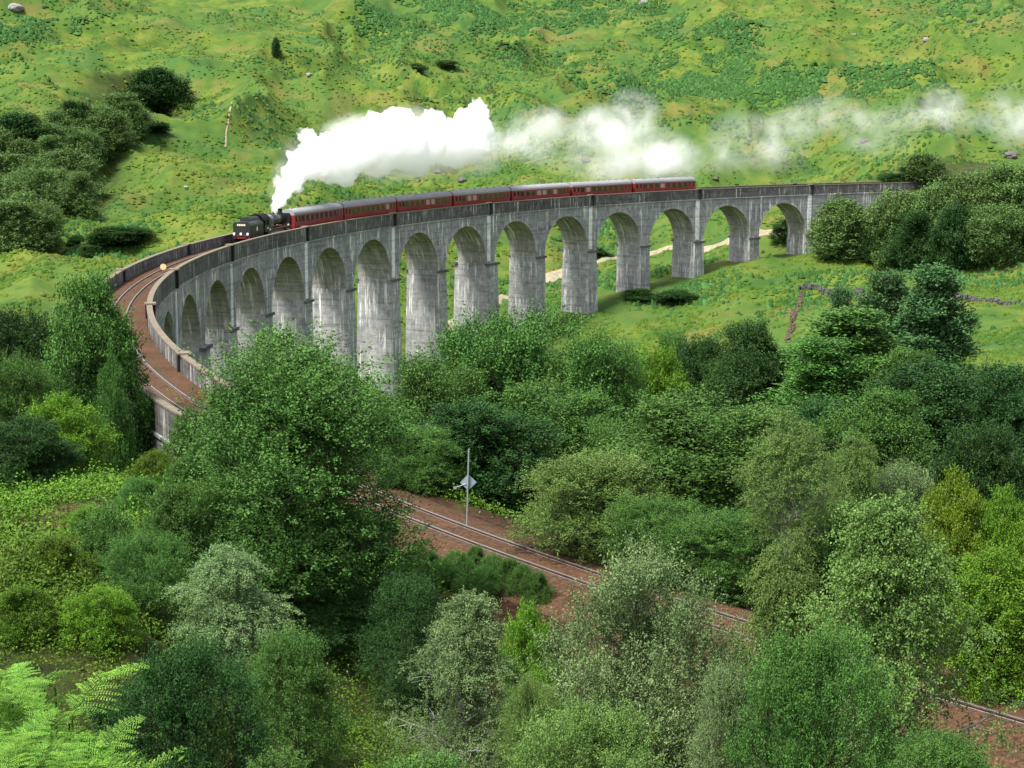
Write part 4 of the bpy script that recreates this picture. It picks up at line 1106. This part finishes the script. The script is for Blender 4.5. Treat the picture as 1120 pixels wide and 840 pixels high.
bx, by = [], []
for (px, py, rx, ry, n_) in [(470, 28, 95, 22, 60), (560, 22, 80, 18, 50), (655, 14, 60, 12, 30), (765, 42, 62, 18, 45), (700, 90, 72, 14, 50), (790, 86, 60, 12, 40), (880, 97, 90, 7, 40), (30, 36, 55, 10, 30), (1000, 90, 40, 6, 15), (610, 66, 60, 10, 20), (1060, 8, 50, 6, 15), (120, 268, 30, 7, 14), (720, 318, 40, 10, 16), (640, 255, 22, 6, 8)]:
    for _ in range(n_):
        q_ = rng.uniform(0, 6.283); w_ = math.sqrt(rng.uniform()); h_ = hit(px+rx*w_*math.cos(q_), py+ry*w_*math.sin(q_), 225, 1500, 240)[0]
        m_ = 55; bx.append(h_[0]+rng.normal(0, 6, m_)); by.append(h_[1]+rng.normal(0, 9, m_))
bx, by = np.concatenate(bx), np.concatenate(by); k = ~((np.abs(np.hypot(bx-CX, by-CY)-TR) < 4.5)) & (fbm(bx/14, by/14, 151, 3) > .42); bx, by = bx[k], by[k]; bz = terrain(bx, by); dd = np.hypot(bx, by)/500
domes('bracken_bed', bx, by, bz, rng.uniform(.4, 1.0, len(bx))*(.6+.5*dd), rng.uniform(.4, 1.0, len(bx))*(.7+.4*dd), 'bracken', rng)

# bushes and boulders on the hillside
for px, py, w_, h_, lab in [(128, 268, 62, 3.6, 'dark green bracken mound on the grass left of the train'), (100, 282, 26, 2.2, 'small dark shrub left of the bracken mound'), (82, 268, 20, 1.8, 'small shrub on the slope left of the bracken mound'),
                            (170, 146, 30, 3.0, 'dark shrub on the knoll below the gully wood'), (138, 155, 18, 2.2, 'smaller dark shrub on the knoll beside another shrub'),
                            (455, 78, 20, 4, 'dark shrub on the hillside above the thick white steam'), (487, 76, 22, 4, 'second dark shrub on the hillside above the thick white steam'),
                            (646, 282, 40, 3, 'dark bush seen through an arch beside the path'), (862, 268, 34, 6, 'dark bush seen through the second last open arch'), (742, 330, 44, 2.5, 'low bush on the field at the foot of a pier'), (700, 328, 34, 2.2, 'low bush on the field behind a pier foot'), (985, 330, 20, 3, 'dark bush beside the field wall behind the pines')]:
    q, dd = hit(px, py, 220)
    T(px, w_, py-10, dd, 'far' if h_ > 2.5 else 'far', 'bracken' if py > 100 else 'gully', lab, None, h=h_, name='bush', sink=.4)['category'] = 'bush'
ROCK = plain('pale_rock', (.20, .195, .19), .95, 0, .2, .6, 1.2)
ROCKD = plain('dark_rock', (.085, .078, .08), .95, 0, .2, .6, .8)
def boulder(px, py, wpx, label, mat, flat=.6, group='boulders on the hillside'):
    q, dd = hit(px, py, 220); s = wpx*dd/FPX/2
    bm = bmesh.new(); bmesh.ops.create_icosphere(bm, subdivisions=3, radius=1)
    r_ = random.Random(int(px*7+py)); ox = r_.uniform(0, 50)
    V = np.array([v.co for v in bm.verts]); nn = vnoise3(V[:, 0]*1.4+ox, V[:, 1]*1.4, V[:, 2]*1.4, 3)+.5*vnoise3(V[:, 0]*3.3+ox, V[:, 1]*3.3, V[:, 2]*3.3, 4)
    for v, k in zip(bm.verts, nn): v.co = v.co*(.55+.65*k); v.co = Vector((v.co.x*s, v.co.y*s*.9, v.co.z*s*flat))
    me = bpy.data.meshes.new('boulder'); bm.to_mesh(me); bm.free(); me.materials.append(mat)
    o = link('boulder', me); o.location = (q[0], q[1], q[2]+s*flat*.15); o.rotation_euler = (0, 0, r_.uniform(0, 6))
    return tag(o, label, 'boulder', group)
for b in [(17, 16, 14, 'pale boulder at the top left corner of the hillside', ROCK), (410, 238, 5, 'tiny pale boulder seen through an arch left of the middle', ROCK), (300, 250, 4, 'tiny pale boulder behind the train', ROCK),
          (505, 198, 11, 'purple-grey rock outcrop right above the coaches in the middle', ROCKD), (478, 190, 9, 'grey rock under the right end of the thick white steam', ROCKD), (782, 196, 7, 'dark rock just above the parapet behind the last coach', ROCKD), (640, 178, 10, 'rock outcrop under the drifting steam', ROCKD),
          (1012, 46, 7, 'grey boulder high on the right hillside', ROCK), (934, 38, 5, 'pale boulder at the upper right of the hillside', ROCK), (1060, 25, 7, 'dark boulder near the top right edge', ROCKD), (1105, 172, 16, 'dark rock ledge above the trees at the right edge', ROCKD),
          (338, 85, 8, 'pale boulder on the hillside above the engine', ROCK), (704, 4, 10, 'pale boulder at the top edge of the hillside', ROCK), (203, 207, 5, 'small white boulder on the grass above the bracken mound', ROCK), (1040, 350, 8, 'pale boulder in the field on the right', ROCK), (945, 155, 10, 'flat grey rock under the right-hand wisps', ROCKD)]:
    boulder(*b)
# ruined dry stone walls
def stone_wall(pts, label, ht, wd, mat):
    P = [hit(x, y, 200)[0] for x, y in pts]; r_ = np.random.default_rng(int(pts[0][0]))
    mb = MB(); 
    for a, b in zip(P[:-1], P[1:]):
        L = math.hypot(b[0]-a[0], b[1]-a[1]); n = int(L/.38)
        for i in range(n):
            f = (i+r_.uniform(-.3, .3))/n; x, y = a[0]+(b[0]-a[0])*f, a[1]+(b[1]-a[1])*f
            g = gz(x, y); gap = vnoise(np.array([x/5]), np.array([y/5]), 12)[0]
            for lv in range(4):
                z = g-.1+lv*ht/4
                if lv/4 > .25+gap*1.1: continue
                s = r_.uniform(.14, .30); M = Matrix.Translation((x+r_.normal(0, wd*.3), y+r_.normal(0, wd*.3), z)) @ Matrix.Rotation(r_.uniform(0, 3), 4, 'Z') @ Matrix.Rotation(r_.uniform(-.3, .3), 4, 'X')
                mb.box(-s, s, -s*.8, s*.8, -.05, ht/4*1.15, M)
    return tag(mb.build('dry_stone_wall', mat), label, 'stone wall', 'ruined field walls')
stone_wall([(876, 318), (895, 317), (905, 323), (918, 320), (945, 322)], 'ruined dark stone wall running left from the tall pair of pines', 1.2, .7, ROCKD)
stone_wall([(1030, 328), (1060, 330), (1090, 332), (1124, 334)], 'ruined grey stone wall running across the field to the right edge', 1.2, .7, ROCKD)
stone_wall([(861, 374), (867, 352), (877, 322)], 'low brown stone wall running down the field left of the pines', .7, .8, plain('brown_rock', (.10, .078, .052), .95, 0, .2, .6, 1.2))
stone_wall([(425, 428), (431, 432), (436, 438)], 'short heap of pale rubble at the foot of the lime-stained pier', 1.0, 1.2, ROCK)

# ------------------------------------------------------------------ bracken close to the camera
def frond(L, W, seed):
    """bipinnate frond lying along +x, arching"""
    r_ = np.random.default_rng(seed); V = []; F = []; tint = []
    def z_(x): return .34*x-.55*x*x/L
    def leaf(p, d, n, l, w, t):
        d = d/np.linalg.norm(d); s = np.cross(d, n); s /= np.linalg.norm(s)
        k = len(V); V.extend([p-s*w*.25, p+d*l*.4-s*w*.5, p+d*l, p+d*l*.4+s*w*.5]); F.append((k, k+1, k+2, k+3)); tint.append(t)
    n = 15
    for i in range(n):
        f = .08+.92*i/n; x = f*L; pl = W/2*(1-f)**.9*r_.uniform(.85, 1.1)+.012
        for s in (-1, 1):
            base = np.array([x, 0, z_(x)]); dr = np.array([.45+r_.normal(0, .08), s, .12+r_.normal(0, .16)]); dr /= np.linalg.norm(dr)
            m = max(3, int(pl/.022)); tt = r_.uniform(.1, .75)
            for j in range(m):
                g = (j+.5)/m; pt = base+dr*pl*g+np.array([0, 0, -.30*pl*g*g]); q = .040*(1-g)**.6*(pl/(W/2))**.4+.008
                for s2 in (-1, 1):
                    side = np.array([dr[1]*-s2, dr[0]*s2, r_.normal(0, .15)])*1.0+dr*.5
                    leaf(pt, side, np.array([r_.normal(0, .2), .12, 1.0]), q, .017, np.clip(tt+r_.normal(0, .15), 0, 1))
            leaf(base+dr*pl*.9+np.array([0, 0, -.24*pl]), dr, np.array([0, 0, 1.0]), .03, .012, .5)
    me = np_mesh('frond', np.array(V), np.array(F), LEAF['fern'], tint)
    sv = MB(); sv.tube([(x, 0, z_(x)) for x in np.linspace(0, L*.97, 8)], [.006*(1-.8*i/7) for i in range(8)], 5)
    return me, sv.mesh('stalk', LEAF['fern'])
FR = [frond(.80, .62, 1), frond(.66, .52, 2), frond(.95, .66, 3)]
def fern(x, y, rot, lift, sc, nfr, label, hgt, group='bracken plants in the bottom left corner'):
    r_ = random.Random(int(x*100)+int(y*77)); g = gz(x, y)
    e = thing('bracken_fern', label, 'fern', (x, y, g-.05), 0, group)
    st = MB(); st.tube([(0, 0, 0), (.02, 0, hgt*.5), (.0, .02, hgt)], [.010, .008, .006], 6); st.build('stem', LEAF['fern'], e)
    for k in range(nfr):
        a = rot+(k-(nfr-1)/2)*(6.283/max(nfr, 3)*.8)+r_.uniform(-.35, .35)
        me, sv = FR[r_.randrange(3)]
        o = link('frond', me, e); o.location = (0, 0, hgt*(.62+.38*(k+1)/nfr)); o.rotation_euler = (r_.uniform(-.3, .3), -lift+r_.uniform(-.25, .25), a); s = sc*r_.uniform(.8, 1.1); o.scale = (s, s, s)
        q = link('stalk', sv, o)
    return e
fl = ['nearest bright bracken plant in the bottom left corner', 'bright bracken plant with the long frond pointing right', 'bright bracken plant at the left edge above the corner', 'bright bracken plant along the bottom edge']
FERNS = [(78, 776, 9.6, 0.05, .34, .66, 2, 'bracken plant whose long frond points right over the dark hollow')]
rf = random.Random(4)
for _ in range(70):
    py = rf.uniform(738, 850); px = rf.uniform(-30, 30+(py-730)*.95 if py > 775 else 62)
    FERNS.append((px, py, 10.4-(py-738)*.024+rf.uniform(-.4, .4), rf.uniform(-3, 3), rf.uniform(-.1, .6), rf.uniform(.34, .52), 5, 'bright green bracken plant crowded with others in the bottom left corner'))
for px, py, D_, rot, lift, sc, nfr, lab in FERNS:
    p = at(px, py, D_); g = gz(p[0], p[1]); fern(p[0], p[1], rot, lift, sc, nfr, lab, max(.2, p[2]-g))
# ferny bank beside the track
for i, (px, py) in enumerate([(500, 632), (520, 626), (540, 636), (556, 640), (486, 640), (470, 632), (530, 650), (515, 645), (572, 648), (588, 656), (455, 624)]):
    q, dd = hit(px, py+6, 50, 110)
    T(px, 34, py-8, dd, 'bush', 'mid', 'low clump of dark green ferns on the red-brown bank in front of the track', 'fern clumps on the track bank', h=1.5, name='fern_clump')['category'] = 'fern'

# ------------------------------------------------------------------ steam
def steam_mat(name, dens, sc, lo, hi, falloff):
    t = NT(name); tc = t.obj(); p = t.pos()
    n = t.noise(p, sc, 5, .65, .4)
    d = t.ramp(n, [(lo, 0.0), (hi, 1.0)])
    d = t.math('MULTIPLY', d, dens)
    if falloff:
        l = t.n('ShaderNodeVectorMath', operation='LENGTH'); t.l(tc, l.inputs[0])
        f = t.math('SUBTRACT', 1.0, l.outputs['Value']); f = t.math('MAXIMUM', f, 0.0); f = t.math('POWER', f, 1.3)
        d = t.math('MULTIPLY', d, f)
    v = t.n('ShaderNodeVolumePrincipled'); v.inputs['Color'].default_value = (1, 1, 1, 1); v.inputs['Anisotropy'].default_value = .0
    t.l(d, v.inputs['Density']); return t.done(v.outputs[0], True)
DENSE = steam_mat('thick_steam', 1.2, .50, .36, .62, False)
WISP = steam_mat('thin_steam', .29, .16, .40, .70, True)
WISP2 = steam_mat('faint_steam', .115, .15, .42, .72, True)
def steam_D(px):
    """distance of the line under that pixel column"""
    best = None
    for a in np.arange(100, 176, .5):
        q = pol(a, TR+3, 0); x = 560+FPX*q.x/(q.y*math.cos(PITCH)+8*math.sin(PITCH)*0+3)
        if best is None or abs(x-px) < best[0]: best = (abs(x-px), math.hypot(q.x, q.y))
    return best[1]
def spheres(L):
    bm = bmesh.new()
    for (p, r) in L:
        bmesh.ops.create_icosphere(bm, subdivisions=2, radius=r, matrix=Matrix.Translation(Vector(p)))
    me = bpy.data.meshes.new('steam'); bm.to_mesh(me); bm.free(); return me
L = []; rs = random.Random(3)
PATHP = [(299, 232, 4), (301, 226, 7), (305, 218, 9), (310, 210, 11), (316, 202, 12), (320, 190, 14), (332, 180, 20), (348, 174, 26), (368, 168, 28), (392, 162, 30), (416, 156, 34), (440, 153, 33), (464, 156, 29), (486, 156, 28), (506, 150, 26), (520, 142, 22), (500, 166, 16), (450, 172, 16), (432, 168, 18), (525, 125, 10), (428, 133, 16), (410, 140, 18)]
for px, py, r in PATHP:
    D_ = steam_D(px)-2
    for k in range(1 if r < 9 else 7):
        ox, oy = (0, 0) if k == 0 else (rs.gauss(0, r*.42), rs.gauss(0, r*.42))
        rr_ = r*(1 if k == 0 else rs.uniform(.35, .7))*.95
        L.append((tuple(at(px+ox, py+oy, D_+rs.gauss(0, r*.05))), rr_*D_/FPX))
me = spheres(L); c_ = at(400, 180, steam_D(400))
plume = thing('steam_plume', 'thick white billow of steam rising from the engine and trailing back over the coaches', 'steam', tuple(c_))
o = link('billow', me)
m = o.modifiers.new('r', 'REMESH'); m.mode = 'VOXEL'; m.voxel_size = .32
dg = bpy.context.evaluated_depsgraph_get(); me2 = bpy.data.meshes.new_from_object(o.evaluated_get(dg)); o.modifiers.clear(); o.data = me2
V = np.empty(len(me2.vertices)*3, np.float32); me2.vertices.foreach_get('co', V); V = V.reshape(-1, 3)
N = np.empty(len(me2.vertices)*3, np.float32); me2.vertices.foreach_get('normal', N); N = N.reshape(-1, 3)
def bil3(s, sd): return np.abs(2*vnoise3(V[:, 0]/s, V[:, 1]/s, V[:, 2]/s, sd)-1)
V = V+N*((bil3(2.6, 1)*.8+bil3(1.1, 2)*.9+bil3(.55, 3)*.7-.8)[:, None]*np.clip((V[:, 2:3]-3)/5, .15, 1))
me2.vertices.foreach_set('co', V.astype(np.float32).ravel()); me2.update(); me2.name = 'steam_plume'
me2.materials.clear(); me2.materials.append(DENSE)
o.parent = plume; o.matrix_parent_inverse = Matrix.Translation(-Vector(c_))

sph = bpy.data.meshes.new('steam_puff'); bm = bmesh.new(); bmesh.ops.create_icosphere(bm, subdivisions=3, radius=1); bm.to_mesh(sph); bm.free(); sph.materials.append(WISP)
sph2 = sph.copy(); sph2.materials.clear(); sph2.materials.append(WISP2)
for (x, y, rx, rz_) in [(350, 196, 30, 12), (385, 186, 34, 14), (425, 186, 36, 16), (465, 182, 36, 14), (500, 180, 30, 16), (528, 168, 20, 26), (530, 140, 16, 24), (440, 128, 34, 14), (380, 140, 34, 14), (330, 168, 22, 18), (312, 196, 14, 22), (304, 215, 10, 16), (440, 192, 16, 10), (372, 194, 14, 9)]:
    D_ = steam_D(x)-1; p = at(x, y, D_); k = D_/FPX*1.25
    q = link('puff', sph, plume); q.location = Vector(p)-Vector(c_); q.scale = (rx*k, (rx+rz_)/2*k, rz_*k); q.rotation_euler = (0, random.uniform(-.3, .3), 0)
CL = [('small bright cloud of steam just right of the thick white billow', [(585, 143, 34, 24, 0), (560, 152, 26, 20, 0), (606, 140, 22, 20, 0), (575, 165, 36, 14, 1), (535, 160, 22, 24, 0)]),
      ('larger drifting cloud of steam above the rear coaches', [(668, 145, 40, 26, 0), (694, 122, 26, 22, 0), (650, 135, 26, 20, 0), (712, 165, 44, 26, 0), (735, 175, 34, 20, 0), (620, 160, 44, 20, 1), (690, 180, 50, 18, 0), (655, 175, 50, 18, 1)]),
      ('thin slanting wisp of steam behind the tail of the train', [(812, 150, 36, 26, 1), (845, 150, 36, 26, 1), (870, 140, 30, 20, 1), (790, 168, 34, 20, 1), (840, 170, 40, 18, 1)]),
      ('thin wisp of steam above the last open arches', [(915, 125, 40, 20, 1), (950, 130, 30, 18, 1), (885, 128, 30, 20, 1), (960, 150, 40, 20, 1)]),
      ('pale wisp of steam on the hillside left of the right edge', [(1020, 122, 34, 22, 1), (1035, 110, 24, 16, 1), (1010, 132, 28, 14, 1)]),
      ('faint wisp of steam at the right edge of the photo', [(1110, 122, 36, 26, 1), (1125, 140, 36, 24, 1), (1068, 128, 44, 16, 1)])]
for lab, puffs in CL:
    px, py = puffs[0][:2]; c = at(px, py, steam_D(px)+4)
    e = thing('steam_cloud', lab, 'steam', tuple(c), 0, 'drifting clouds of steam')
    for (x, y, rx, rz_, thin) in puffs:
        D_ = steam_D(x)+4; p = at(x, y, D_); k = D_/FPX*1.35
        q = link('puff', sph2 if thin else sph, e); q.location = Vector(p)-Vector(c); q.scale = (rx*k, (rx+rz_)/2*k, rz_*k); q.rotation_euler = (0, random.uniform(-.2, .2), 0)
